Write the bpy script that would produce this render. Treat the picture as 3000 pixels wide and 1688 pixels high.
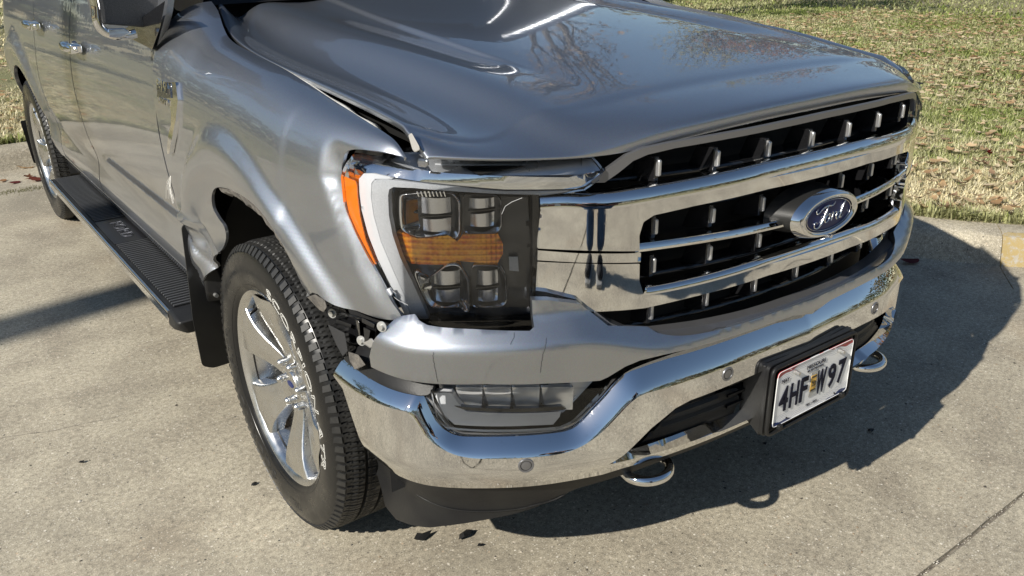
import bpy, bmesh, math, bisect, random
from mathutils import Vector, Matrix, noise
from mathutils.geometry import delaunay_2d_cdt
random.seed(7)
PI=math.pi
for o in list(bpy.data.objects): bpy.data.objects.remove(o)
sc=bpy.context.scene; COL=sc.collection
# ---------------------------------------------------------------- camera, sky, sun, exposure
CAM=([-1.6903426156331234, -1.1214839002751162, 1.5607847309415925],[0.8037237700816258, -0.5948010261930273, -0.015486789386428616],[0.24199581137696405, 0.3029967385708429, 0.9217543076609066],[0.5435679614195291, 0.7445835854053956, -0.3874650379880271])
cam=bpy.data.objects.new('camera',bpy.data.cameras.new('camera')); COL.objects.link(cam); sc.camera=cam
_c,_r,_u,_f=[Vector(v) for v in CAM]
cam.matrix_world=Matrix(((_r.x,_u.x,-_f.x,_c.x),(_r.y,_u.y,-_f.y,_c.y),(_r.z,_u.z,-_f.z,_c.z),(0,0,0,1)))
cam.data.sensor_width=36; cam.data.lens=36*2480.04/3000; cam.data.clip_start=.02; cam.data.clip_end=900
SUN_EL=math.radians(33.7); SUN_DIR=Vector((-.822,-.128,.555)).normalized()
w=bpy.data.worlds.new('World'); sc.world=w; w.use_nodes=True; nt=w.node_tree
sky=nt.nodes.new('ShaderNodeTexSky'); sky.sky_type='NISHITA'; sky.sun_disc=False
sky.sun_elevation=SUN_EL; sky.sun_rotation=math.atan2(SUN_DIR.x,SUN_DIR.y)
sky.air_density=1.1; sky.dust_density=.25; sky.ozone_density=1.6
nt.nodes['Background'].inputs['Strength'].default_value=.065
nt.links.new(sky.outputs[0],nt.nodes['Background'].inputs[0])
sun=bpy.data.objects.new('sun',bpy.data.lights.new('sun','SUN')); COL.objects.link(sun)
sun.data.energy=4.6; sun.data.angle=math.radians(.53); sun.data.color=(1,.95,.86)
sun.rotation_euler=SUN_DIR.to_track_quat('Z','Y').to_euler()
sc.view_settings.view_transform='Standard'; sc.view_settings.look='None'; sc.view_settings.exposure=0.46; sc.view_settings.gamma=1
sc.view_settings.use_curve_mapping=False
sc.render.engine='CYCLES'
sc.cycles.transparent_max_bounces=16; sc.cycles.max_bounces=8; sc.cycles.glossy_bounces=5
# ---------------------------------------------------------------- materials
class N:
    def __init__(s,name):
        s.m=bpy.data.materials.new(name); s.m.use_nodes=True; s.t=s.m.node_tree; s.b=s.t.nodes['Principled BSDF']
    def n(s,k,**kw):
        x=s.t.nodes.new('ShaderNode'+k)
        for a,b in kw.items():
            if a in x.inputs: x.inputs[a].default_value=b
            else: setattr(x,a,b)
        return x
    def l(s,a,b): s.t.links.new(a,b)
    def co(s): 
        if not hasattr(s,'_c'): s._c=s.n('TexCoord').outputs['Object']
        return s._c
    def noise(s,sc_,det=3,rough=.55,vec=None,dist=0):
        x=s.n('TexNoise'); x.inputs['Scale'].default_value=sc_; x.inputs['Detail'].default_value=det; x.inputs['Roughness'].default_value=rough
        x.inputs['Distortion'].default_value=dist
        s.l(vec or s.co(),x.inputs['Vector']); return x.outputs['Fac']
    def ramp(s,f,stops,interp='LINEAR'):
        x=s.n('ValToRGB'); r=x.color_ramp; r.interpolation=interp
        while len(r.elements)<len(stops): r.elements.new(.5)
        for e,(p,c) in zip(r.elements,stops):
            e.position=p; e.color=(c,c,c,1) if isinstance(c,(int,float)) else (*c,1)
        s.l(f,x.inputs[0]); return x.outputs[0]
    def mix(s,f,a,b,mode='MIX'):
        x=s.n('MixRGB'); x.blend_type=mode
        for i,v in ((0,f),(1,a),(2,b)):
            if isinstance(v,(int,float)): x.inputs[i].default_value=v if i==0 else (v,v,v,1)
            elif isinstance(v,tuple): x.inputs[i].default_value=(*v,1)
            else: s.l(v,x.inputs[i])
        return x.outputs[0]
    def bump(s,h,strength=.3,dist=.01,prev=None):
        x=s.n('Bump'); x.inputs['Strength'].default_value=strength; x.inputs['Distance'].default_value=dist
        s.l(h,x.inputs['Height'])
        if prev: s.l(prev,x.inputs['Normal'])
        return x.outputs[0]
def mat(name,col,rough=.5,metal=0,coat=0,spec=.5,bump=None,var=None,rvar=None,coat_r=.03,trans=0,ior=1.45,emit=None):
    k=N(name); b=k.b
    b.inputs['Base Color'].default_value=(*col,1); b.inputs['Roughness'].default_value=rough; b.inputs['Metallic'].default_value=metal
    b.inputs['Coat Weight'].default_value=coat; b.inputs['Coat Roughness'].default_value=coat_r
    b.inputs['Specular IOR Level'].default_value=spec; b.inputs['Transmission Weight'].default_value=trans; b.inputs['IOR'].default_value=ior
    if bump: k.l(k.bump(k.noise(bump[0],4),bump[1],bump[2]),b.inputs['Normal'])
    if var:
        f=k.noise(var[0],5); c=k.mix(k.ramp(f,[(.35,0.),(.7,1.)]),col,var[1]); k.l(c,b.inputs['Base Color'])
    if rvar:
        f=k.noise(rvar[0],5); k.l(k.ramp(f,[(.3,rvar[1]),(.75,rvar[2])]),b.inputs['Roughness'])
    return k.m
def paint():
    k=N('silver_grey_metallic_paint'); b=k.b
    v=k.n('TexVoronoi'); v.inputs['Scale'].default_value=900; k.l(k.co(),v.inputs['Vector'])
    g=k.n('NewGeometry')
    col=k.mix(.10,(.40,.422,.462),v.outputs['Color'],'OVERLAY')
    # road dust: a thin warm film, thicker low down
    s=k.n('SeparateXYZ'); k.l(k.co(),s.inputs[0])
    low=k.ramp(s.outputs['Z'],[(.35,1.),(1.0,.12)])
    d=k.mix(1.,low,k.ramp(k.noise(9,5,.65),[(.35,.25),(.8,1.)]),'MULTIPLY')
    dm=k.mix(1.,d,(.20,.20,.20),'MULTIPLY')
    k.l(k.mix(dm,col,(.36,.35,.335)),b.inputs['Base Color'])
    b.inputs['Metallic'].default_value=1.; b.inputs['Roughness'].default_value=.34
    b.inputs['Coat Weight'].default_value=1.; b.inputs['Coat IOR'].default_value=1.65
    k.l(k.ramp(k.noise(14,5,.7),[(.4,.003),(.85,.022)]),b.inputs['Coat Roughness'])
    b2=k.n('BsdfPrincipled'); b2.inputs['Metallic'].default_value=1; b2.inputs['Roughness'].default_value=.56
    b2.inputs['Coat Weight'].default_value=1.; b2.inputs['Coat IOR'].default_value=1.65
    for nm in ('Base Color','Coat Roughness'): k.l(b.inputs[nm].links[0].from_socket,b2.inputs[nm])
    mx=k.n('MixShader'); mx.inputs[0].default_value=.30; k.l(b.outputs[0],mx.inputs[1]); k.l(b2.outputs[0],mx.inputs[2]); k.l(mx.outputs[0],k.t.nodes['Material Output'].inputs[0])
    # flake sparkle: tiny normal jitter of the metal layer only; faint orange peel on the coat
    k.l(k.bump(v.outputs['Distance'],.10,.0006),b.inputs['Normal'])
    cn=k.bump(k.noise(26,2),.05,.003); k.l(cn,b.inputs['Coat Normal']); k.l(cn,b2.inputs['Coat Normal'])
    return k.m
M={}
M['paint']=paint()
def chrome():
    k=N('polished_chrome'); b=k.b; b.inputs['Metallic'].default_value=1
    f=k.noise(22,6,.7)
    k.l(k.mix(k.ramp(f,[(.62,0.),(.80,.25)]),(.80,.80,.80),(.46,.42,.34)),b.inputs['Base Color'])
    k.l(k.ramp(k.noise(40,6,.75),[(.55,.025),(.8,.16)]),b.inputs['Roughness'])
    k.l(k.bump(k.noise(5,1),.10,.004),b.inputs['Normal'])
    return k.m
M['chrome']=chrome()
M['alloy']=mat('bright_polished_alloy',(.64,.64,.63),.18,1,rvar=(30,.20,.34))
M['alloy_dull']=mat('machined_barrel_alloy',(.62,.62,.60),.24,1,rvar=(18,.18,.4))
M['satin']=mat('satin_grey_trim',(.24,.24,.25),.34,.75,bump=(60,.05,.001))
M['blk']=mat('black_textured_plastic',(.010,.010,.011),.45,0,spec=.35,bump=(420,.35,.0012),var=(8,(.020,.020,.019)))
M['blkg']=mat('gloss_black_plastic',(.010,.010,.011),.12,0,coat=.5)
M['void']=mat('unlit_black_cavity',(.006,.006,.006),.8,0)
M['liner']=mat('wheel_liner_felt',(.030,.030,.031),.95,0,bump=(300,.8,.002))
M['torn']=mat('torn_grey_felt_lining',(.16,.145,.125),.95,0,bump=(90,1.,.006),var=(40,(.07,.065,.06)))
M['rim_dark']=mat('cast_iron_brake',(.09,.085,.08),.55,.6,var=(25,(.16,.11,.07)))
M['steel']=mat('zinc_bolt_steel',(.60,.60,.58),.32,.8)
M['white_mark']=mat('raised_white_tyre_lettering',(.72,.71,.66),.6)
M['crackm']=mat('crack_line_grey',(.045,.045,.045),.7)
M['mesh_body']=mat('plain_body_steel_grey',(.22,.22,.23),.4,.6)
M['glassy']=mat('tinted_windscreen_glass',(.012,.016,.018),.03,0,coat=1)
M['blue']=mat('dark_blue_enamel',(.006,.016,.095),.3,0,coat=.1,spec=.25)
M['silver_letter']=mat('silver_badge_lettering',(.75,.75,.74),.25,1)
M['primer']=mat('bare_bright_fender_flange',(.62,.61,.58),.5,.1,var=(30,(.45,.43,.38)))
M['dull_flange']=mat('dusty_inner_flange_paint',(.36,.35,.33),.55)
M['shutter']=mat('dusty_dark_shutter',(.030,.029,.028),.6,var=(20,(.05,.047,.042)))
M['red_lens']=mat('red_tail_lamp_lens',(.55,.015,.01),.1,0,coat=1)
M['shelf']=mat('hazy_grey_reflector_shelf',(.42,.43,.45),.3,.7,rvar=(14,.15,.5))
M['frost']=mat('frosted_white_light_guide',(.60,.61,.63),.30,0,coat=1,bump=(30,.05,.001))
def dotted():
    k=N('dotted_grey_light_guide'); b=k.b
    v=k.n('TexVoronoi'); v.inputs['Scale'].default_value=620; k.l(k.co(),v.inputs['Vector'])
    k.l(k.ramp(v.outputs['Distance'],[(.15,(.55,.56,.58)),(.6,(.40,.41,.43))]),b.inputs['Base Color'])
    b.inputs['Roughness'].default_value=.35; b.inputs['Coat Weight'].default_value=1
    k.l(k.bump(v.outputs['Distance'],.5,.001),b.inputs['Normal']); return k.m
M['dots']=dotted()
def amber():
    k=N('ribbed_amber_lens'); b=k.b
    wv=k.n('TexWave'); wv.bands_direction='Z'; wv.inputs['Scale'].default_value=26; k.l(k.co(),wv.inputs['Vector'])
    w2=k.n('TexWave'); w2.bands_direction='X'; w2.inputs['Scale'].default_value=38; k.l(k.co(),w2.inputs['Vector'])
    k.l(k.mix(k.ramp(k.noise(30,3),[(.4,0.),(.7,1.)]),k.mix(wv.outputs['Fac'],(.95,.33,.015),(.55,.10,.004)),(1.,.48,.03)),b.inputs['Base Color'])
    b.inputs['Roughness'].default_value=.14; b.inputs['Metallic'].default_value=.45; b.inputs['Coat Weight'].default_value=1
    k.l(k.bump(k.mix(.5,wv.outputs['Fac'],w2.outputs['Fac']),.8,.002),b.inputs['Normal']); return k.m
M['amber']=amber()
M['amber_flat']=mat('bright_orange_marker_lens',(.85,.20,.01),.15,.1,coat=1,bump=(160,.5,.001))
def lens(name='clear_polycarbonate_lens',dirt=.05,ior=1.5):
    k=N(name); t=k.t
    tr=k.n('BsdfTransparent'); tr.inputs[0].default_value=(.93,.94,.95,1)
    gl=k.n('BsdfGlossy'); gl.inputs['Roughness'].default_value=.02
    fr=k.n('Fresnel'); fr.inputs[0].default_value=ior
    mx=k.n('MixShader'); k.l(fr.outputs[0],mx.inputs[0]); k.l(tr.outputs[0],mx.inputs[1]); k.l(gl.outputs[0],mx.inputs[2])
    di=k.n('BsdfDiffuse'); di.inputs[0].default_value=(.6,.58,.54,1)
    m2=k.n('MixShader'); k.l(k.ramp(k.noise(12,6,.7),[(.45,.0),(.85,dirt*2.2)]),m2.inputs[0]); k.l(mx.outputs[0],m2.inputs[1]); k.l(di.outputs[0],m2.inputs[2])
    k.l(m2.outputs[0],t.nodes['Material Output'].inputs[0]); return k.m
M['lens']=lens(dirt=.012)
def tyremat():
    k=N('dusty_tyre_rubber'); b=k.b
    f=k.noise(14,6,.7)
    k.l(k.mix(k.ramp(f,[(.35,0.),(.75,1.)]),(.012,.012,.012),(.036,.035,.032)),b.inputs['Base Color'])
    b.inputs['Roughness'].default_value=.50; k.l(k.bump(k.noise(170,4),.25,.001),b.inputs['Normal']); return k.m
M['tyre']=tyremat()
M['sidewall']=mat('smooth_sidewall_rubber',(.009,.009,.009),.27,0,spec=.4,rvar=(16,.2,.42),bump=(60,.04,.001))
def concrete(name='concrete',dark=1.,seamdirt=0):
    k=N(name); b=k.b; c=k.co()
    big=k.noise(.45,5,.6); mid=k.noise(3.2,6,.65); fine=k.noise(60,5,.8); grit=k.noise(260,3,.7)
    base=k.mix(k.ramp(big,[(.3,0.),(.7,1.)]),tuple(x*dark for x in(.335,.298,.225)),tuple(x*dark for x in (.49,.44,.335)))
    base=k.mix(k.ramp(mid,[(.40,0.),(.70,.75)]),base,tuple(x*dark for x in (.225,.195,.150)))
    base=k.mix(1.,base,k.ramp(fine,[(.28,.25),(.5,.52),(.74,.78)]),'OVERLAY')
    base=k.mix(.75,base,k.ramp(grit,[(.3,.22),(.5,.5),(.72,.80)]),'OVERLAY')
    # rust-brown stains
    st=k.ramp(k.noise(.9,3,.5,dist=.6),[(.60,0.),(.74,.34)])
    base=k.mix(st,base,(.33*dark,.215*dark,.115*dark))
    oil=k.ramp(k.noise(.62,7,.68,dist=.8),[(.50,0.),(.68,.62)]); base=k.mix(oil,base,tuple(x*dark for x in (.185,.165,.130)))
    # exposed pale stones
    v=k.n('TexVoronoi'); v.inputs['Scale'].default_value=52; k.l(c,v.inputs['Vector']); v.feature='F1'
    sel=k.n('SeparateColor'); k.l(v.outputs['Color'],sel.inputs[0])
    isz=k.ramp(v.outputs['Distance'],[(.13,1.),(.22,0.)]); keep=k.ramp(sel.outputs[0],[(.62,0.),(.66,1.)],'LINEAR')
    fl=k.mix(1.,isz,keep,'MULTIPLY'); base=k.mix(k.mix(1.,fl,(.8,.8,.8),'MULTIPLY'),base,k.mix(sel.outputs[1],(.78,.74,.64),(.50,.38,.26)))
    keep2=k.ramp(sel.outputs[0],[(.03,1.),(.05,0.)]); base=k.mix(k.mix(1.,isz,keep2,'MULTIPLY'),base,(.06,.055,.05))
    v2=k.n('TexVoronoi'); v2.inputs['Scale'].default_value=140; k.l(c,v2.inputs['Vector'])
    s2=k.n('SeparateColor'); k.l(v2.outputs['Color'],s2.inputs[0])
    f2=k.mix(1.,k.ramp(v2.outputs['Distance'],[(.2,1.),(.35,0.)]),k.ramp(s2.outputs[0],[(.66,0.),(.72,1.)]),'MULTIPLY')
    base=k.mix(k.mix(1.,f2,(.6,.6,.6),'MULTIPLY'),base,(.72,.68,.58))
    f3=k.mix(1.,k.ramp(v2.outputs['Distance'],[(.2,1.),(.35,0.)]),k.ramp(s2.outputs[1],[(.16,1.),(.20,0.)]),'MULTIPLY')
    base=k.mix(k.mix(1.,f3,(.7,.7,.7),'MULTIPLY'),base,(.10,.09,.075))
    k.l(base,b.inputs['Base Color']); b.inputs['Roughness'].default_value=.85; b.inputs['Specular IOR Level'].default_value=.35
    h=k.mix(.5,fine,grit); k.l(k.bump(h,.55,.004),b.inputs['Normal'])
    return k.m
M['concrete']=concrete()
M['joint']=mat('dark_joint_filler',(.085,.072,.06),.95,var=(45,(.30,.27,.22)))
def kerbpaint():
    k=N('worn_yellow_kerb_paint'); b=k.b
    f=k.noise(26,10,.85); 
    con=k.mix(k.noise(60,4),(.30,.27,.22),(.44,.41,.35))
    k.l(k.mix(k.ramp(f,[(.44,0.),(.50,1.)]),con,k.mix(k.noise(9,3),(.29,.215,.085),(.42,.32,.15))),b.inputs['Base Color'])
    b.inputs['Roughness'].default_value=.85; k.l(k.bump(f,.4,.004),b.inputs['Normal']); return k.m
M['yellow']=kerbpaint()
def soil():
    k=N('thatch_and_soil'); b=k.b
    c=k.mix(k.noise(40,6,.8),(.20,.17,.09),(.46,.40,.24)); c=k.mix(k.ramp(k.noise(.7,4),[(.4,0.),(.62,.6)]),c,(.16,.19,.06))
    k.l(c,b.inputs['Base Color']); b.inputs['Roughness'].default_value=.95; k.l(k.bump(k.noise(90,5),1.,.03),b.inputs['Normal']); return k.m
M['soil']=soil()
def vcol(name,rough=.7,back=.3):
    k=N(name); a=k.n('Attribute'); a.attribute_name='col'; k.l(a.outputs['Color'],k.b.inputs['Base Color']); k.b.inputs['Roughness'].default_value=rough
    k.b.inputs['Specular IOR Level'].default_value=.3
    if back:
        tr=k.n('BsdfTranslucent'); k.l(a.outputs['Color'],tr.inputs[0]); mx=k.n('MixShader'); mx.inputs[0].default_value=back
        k.l(k.b.outputs[0],mx.inputs[1]); k.l(tr.outputs[0],mx.inputs[2]); k.l(mx.outputs[0],k.t.nodes['Material Output'].inputs[0])
    return k.m
M['grass']=vcol('grass_blades'); M['leafm']=vcol('dry_leaves',.6,.35)
M['bark']=mat('grey_brown_bark',(.10,.08,.06),.9,0,bump=(18,1.,.04),var=(6,(.17,.145,.12)))
M['denim']=mat('dark_blue_denim',(.012,.035,.085),.85,0,bump=(300,.4,.001),var=(9,(.035,.075,.15)))
M['cloth']=mat('black_jacket_cloth',(.012,.012,.014),.85,0,bump=(40,.4,.01))
M['skin']=mat('skin',(.42,.23,.16),.5); M['hair']=mat('dark_brown_hair',(.03,.018,.01),.6)
M['rubber_sole']=mat('white_rubber_sole',(.25,.25,.24),.5)
M['brick']=mat('red_brick_wall',(.26,.10,.07),.9,0,var=(5,(.34,.17,.12)))
M['plate_ink']=mat('dark_navy_plate_ink',(.006,.007,.020),.6,spec=.2)
M['sticker']=mat('yellow_year_sticker',(.75,.45,.08),.4)
M['sticker_dk']=mat('sticker_black_print',(.02,.02,.02),.4)
# ---------------------------------------------------------------- helpers
# ---- plan curves of the truck nose (metres, truck centre x=0, nose y=0, rear +y) and side section
def spl2(pts,n=12):
    P=[tuple(map(float,p)) for p in pts];m=len(P[0])
    P=[tuple(2*P[0][k]-P[1][k] for k in range(m))]+P+[tuple(2*P[-1][k]-P[-2][k] for k in range(m))];o=[]
    for i in range(1,len(P)-2):
        a,b,c,d=P[i-1:i+3]
        for j in range(n):
            t=j/n
            o.append(tuple(.5*((2*b[k])+(-a[k]+c[k])*t+(2*a[k]-5*b[k]+4*c[k]-d[k])*t*t+(-a[k]+3*b[k]-3*c[k]+d[k])*t**3) for k in range(m)))
    o.append(P[-2]);return o
def both(h,r=None):
    h=spl2(h);r=spl2(r) if r else h;return [(-a,b) for a,b in h[::-1]]+r[1:]
CF=both([(0,-.025),(.15,-.02),(.3,.0),(.48,.045),(.58,.085),(.68,.14),(.75,.187),(.8,.222),(.87,.28),(.925,.345),(.96,.42),(.982,.52),(1.0,.7),(1.005,1.2)])
CB=both([(0,-.05),(.3,-.036),(.5,-.005),(.7,.06),(.83,.13),(.93,.215),(.98,.30),(1.0,.42),(1.0,.6)],
    [(0,-.05),(.3,-.036),(.43,-.011),(.55,.032),(.66,.092),(.76,.167),(.85,.25),(.92,.33),(.97,.41),(.995,.5),(1.0,.6)])
CG=both([(0,.02),(.15,.025),(.3,.04),(.5,.075),(.7,.135),(.8,.185),(.9,.26),(.955,.34),(.985,.45),(.998,.6),(1.005,.8),(1.005,1.2)],
    [(0,.02),(.15,.025),(.3,.04),(.5,.078),(.67,.140),(.77,.195),(.85,.26),(.91,.34),(.95,.44),(.975,.56),(.99,.8),(.995,1.2)])
class Curve:
    def __init__(s,pts):
        s.p=pts;L=[0.]
        for a,b in zip(pts,pts[1:]): L.append(L[-1]+math.hypot(b[0]-a[0],b[1]-a[1]))
        mid=min(range(len(pts)),key=lambda i:abs(pts[i][0]));s.L=[l-L[mid] for l in L]
        s.n=[]
        for i in range(len(pts)):
            a=pts[max(0,i-1)];b=pts[min(len(pts)-1,i+1)];ex,ey=b[0]-a[0],b[1]-a[1];l=math.hypot(ex,ey);s.n.append((ey/l,-ex/l))
    def at(s,q,off=0.):
        i=min(max(bisect.bisect(s.L,q)-1,0),len(s.L)-2);t=(q-s.L[i])/(s.L[i+1]-s.L[i])
        a,b=s.p[i],s.p[i+1];n0,n1=s.n[i],s.n[i+1]
        return (a[0]+(b[0]-a[0])*t+off*(n0[0]+(n1[0]-n0[0])*t),a[1]+(b[1]-a[1])*t+off*(n0[1]+(n1[1]-n0[1])*t))
    def sx(s,x):
        for i in range(len(s.p)-1):
            a,b=s.p[i],s.p[i+1]
            if a[0]<=x<=b[0]: return s.L[i]+(s.L[i+1]-s.L[i])*(x-a[0])/max(b[0]-a[0],1e-9)
        return s.L[0] if x<0 else s.L[-1]
FC,BC,GC=Curve(CF),Curve(CB),Curve(CG)
def tab(T,v):
    if v<=T[0][0]: return T[0][1]
    for (a,x),(b,y) in zip(T,T[1:]):
        if v<=b: return x+(y-x)*(v-a)/(b-a)
    return T[-1][1]
def dense(T): return spl2(T,10)
def sst(t): t=min(max(t,0.),1.);return t*t*(3-2*t)
SEC=dense([(.38,-.93),(.45,-.962),(.5,-.985),(.56,-.998),(.63,-.996),(.7,-.999),(.8,-1.012),(.9,-1.02),(1.0,-1.021),(1.1,-1.012),(1.2,-.995),(1.3,-.97),(1.4,-.94),(1.5,-.91)])
NOSE=dense([(.2,.13),(.3,.085),(.34,.062),(.42,.042),(.52,.022),(.65,.010),(.85,.0),(2,.0)])
ETX=dense([(.2,-.918),(.27,-.914),(.33,-.909),(.45,-.904),(.63,-.893),(.8,-.884),(.95,-.878),(1.2,-.874),(1.33,-.866),(1.42,-.850),(1.55,-.818),(1.75,-.78)])
ETZ=dense([(.2,1.148),(.27,1.160),(.335,1.192),(.45,1.208),(.63,1.226),(.8,1.246),(.95,1.262),(1.2,1.282),(1.33,1.297),(1.42,1.322),(1.55,1.360),(1.75,1.39)])
WY,WZ,RY=.9285,.405,4.5246
def flare(y,z):
    x=0.
    for cy in (WY,RY):
        r=math.hypot(y-cy,z-WZ)
        if r<.78:
            r0=.632+.09*sst((y-.5)/.8) if cy==WY else .68
            k=sst((z-.42)/.25)
            x-=(.024*sst((r0+.01-r)/.055)-.015*sst((r0-.06-r)/.10))*k
    return x
def sidex(y,z): return tab(SEC,z)+tab(NOSE,y)+flare(y,z)
def fender(y,s):
    """fender / side skin: s is height up to 1.02, above that it rolls over to the bonnet seam"""
    if s<=1.02: x,z=sidex(y,s),s
    else:
        t=(s-1.02)/.33;x0=tab(SEC,1.02)+tab(NOSE,y);zt=tab(ETZ,y);xt=tab(ETX,y)
        a=min(t,1.)*math.pi/2
        x=x0+(xt-x0)*(1-math.cos(a))**1.25
        z=1.02+(zt-1.02)*math.sin(a)**.96
        x+=flare(y,s)
        if t>1: x+= (t-1)*.1
    # crash damage: pushed-in vertical fold behind the lamp, crumple above the torn arch, creases at the sill
    def g(cy,cs,ry,rs,d,rot=0.):
        a,b=y-cy,s-cs;c,q=math.cos(rot),math.sin(rot);u,v=(a*c+b*q)/ry,(-a*q+b*c)/rs
        return d*math.exp(-(u*u+v*v))
    yl=.4552+(min(s,1.10)-1.098)*.54
    dx=.020*sst((yl+.062-y)/.050)*sst((s-.80)/.12)*(1-sst((s-1.13)/.10))
    dx-=g(.60,1.00,.06,.16,.001,.2)
    dx+=g(.50,.70,.045,.05,.030,.3)-g(.58,.765,.06,.022,.009,-.5)-g(.44,.68,.05,.03,.008)
    dx+=g(1.45,.70,.06,.035,.026)-g(1.50,.755,.10,.018,.014,.15)+g(1.40,.60,.06,.05,.030,.6)-g(1.50,.62,.03,.06,.014)+g(1.53,.57,.05,.03,.014,-.5)
    def cr(y0,s0,y1,s1,w,d):
        ey,es=y1-y0,s1-s0;l2=ey*ey+es*es;t=max(0.,min(1.,((y-y0)*ey+(s-s0)*es)/l2));q=math.hypot(y-y0-t*ey,s-s0-t*es)
        return d*math.exp(-q/w) if q<w*6 else 0.
    dx+=cr(1.62,.765,1.36,.775,.012,-.010)+cr(1.36,.775,1.30,.70,.012,.010)+cr(1.55,.70,1.42,.60,.012,.012)+cr(1.60,.66,1.52,.55,.010,-.010)
    dx+=cr(.66,.80,.50,.735,.012,.010)+cr(.50,.735,.43,.70,.010,-.008)+cr(.56,.74,.49,.68,.012,.010)+cr(.475,1.06,.43,.93,.010,.004)
    return (x+dx,y,z)

def link(o,parent=None):
    COL.objects.link(o)
    if parent is not None: o.parent=parent
    return o
def tag(o,label=None,cat=None,group=None,kind=None):
    for a,b in (('label',label),('category',cat),('group',group),('kind',kind)):
        if b: o[a]=b
    return o
def empty(name,loc,label,cat,group=None,rz=0):
    o=bpy.data.objects.new(name,None); o.location=loc; o.rotation_euler.z=rz; link(o); o.empty_display_size=.1
    return tag(o,label,cat,group)
def mesh(name,V,F,m,parent=None,smooth=True,bev=0,seg=2,ang=40,sharp=40):
    me=bpy.data.meshes.new(name); me.from_pydata([tuple(v) for v in V],[],F); me.validate(verbose=False)
    bm=bmesh.new(); bm.from_mesh(me); bmesh.ops.remove_doubles(bm,verts=bm.verts,dist=1e-5); bmesh.ops.recalc_face_normals(bm,faces=bm.faces)
    for f in bm.faces: f.smooth=smooth
    if smooth:
        for e in bm.edges:
            if len(e.link_faces)==2 and e.calc_face_angle(0)>math.radians(sharp) : e.smooth=False
    bm.to_mesh(me); bm.free()
    for x in (m if isinstance(m,list) else [m]): me.materials.append(M[x] if isinstance(x,str) else x)
    o=bpy.data.objects.new(name,me); link(o,parent)
    if bev:
        b=o.modifiers.new('b','BEVEL'); b.width=bev; b.segments=seg; b.limit_method='ANGLE'; b.angle_limit=math.radians(ang); b.use_clamp_overlap=True; b.harden_normals=False
    return o
def inside(p,poly):
    x,y=p;c=False;j=len(poly)-1
    for i in range(len(poly)):
        xi,yi=poly[i];xj,yj=poly[j]
        if (yi>y)!=(yj>y) and x<(xj-xi)*(y-yi)/(yj-yi)+xi: c=not c
        j=i
    return c
def resample(poly,h,round_=0):
    if round_: 
        q=[]
        n=len(poly)
        for i in range(n):
            a,b,c=[Vector(poly[(i+k)%n]) for k in (-1,0,1)]
            r=min(round_,(a-b).length*.45,(c-b).length*.45)
            s=b+(a-b).normalized()*r;e=b+(c-b).normalized()*r
            for t in (0,.25,.5,.75,1): q.append(tuple((1-t)**2*s+2*t*(1-t)*b+t*t*e))
        poly=q
    o=[]
    for a,b in zip(poly,poly[1:]+poly[:1]):
        L=math.hypot(b[0]-a[0],b[1]-a[1])
        if L<1e-6: continue
        k=max(1,int(math.ceil(L/h)))
        for i in range(k): o.append((a[0]+(b[0]-a[0])*i/k,a[1]+(b[1]-a[1])*i/k))
    return o
def resample_open(p,h):
    o=[]
    for a,b in zip(p,p[1:]):
        L=math.hypot(b[0]-a[0],b[1]-a[1]);k=max(1,int(L/h))
        for i in range(k): o.append((a[0]+(b[0]-a[0])*i/k,a[1]+(b[1]-a[1])*i/k))
    o.append(p[-1]);return o
def smoothpoly(p,n=4): 
    q=spl2(list(p)+[p[0]],n); return q[:-1]
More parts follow.
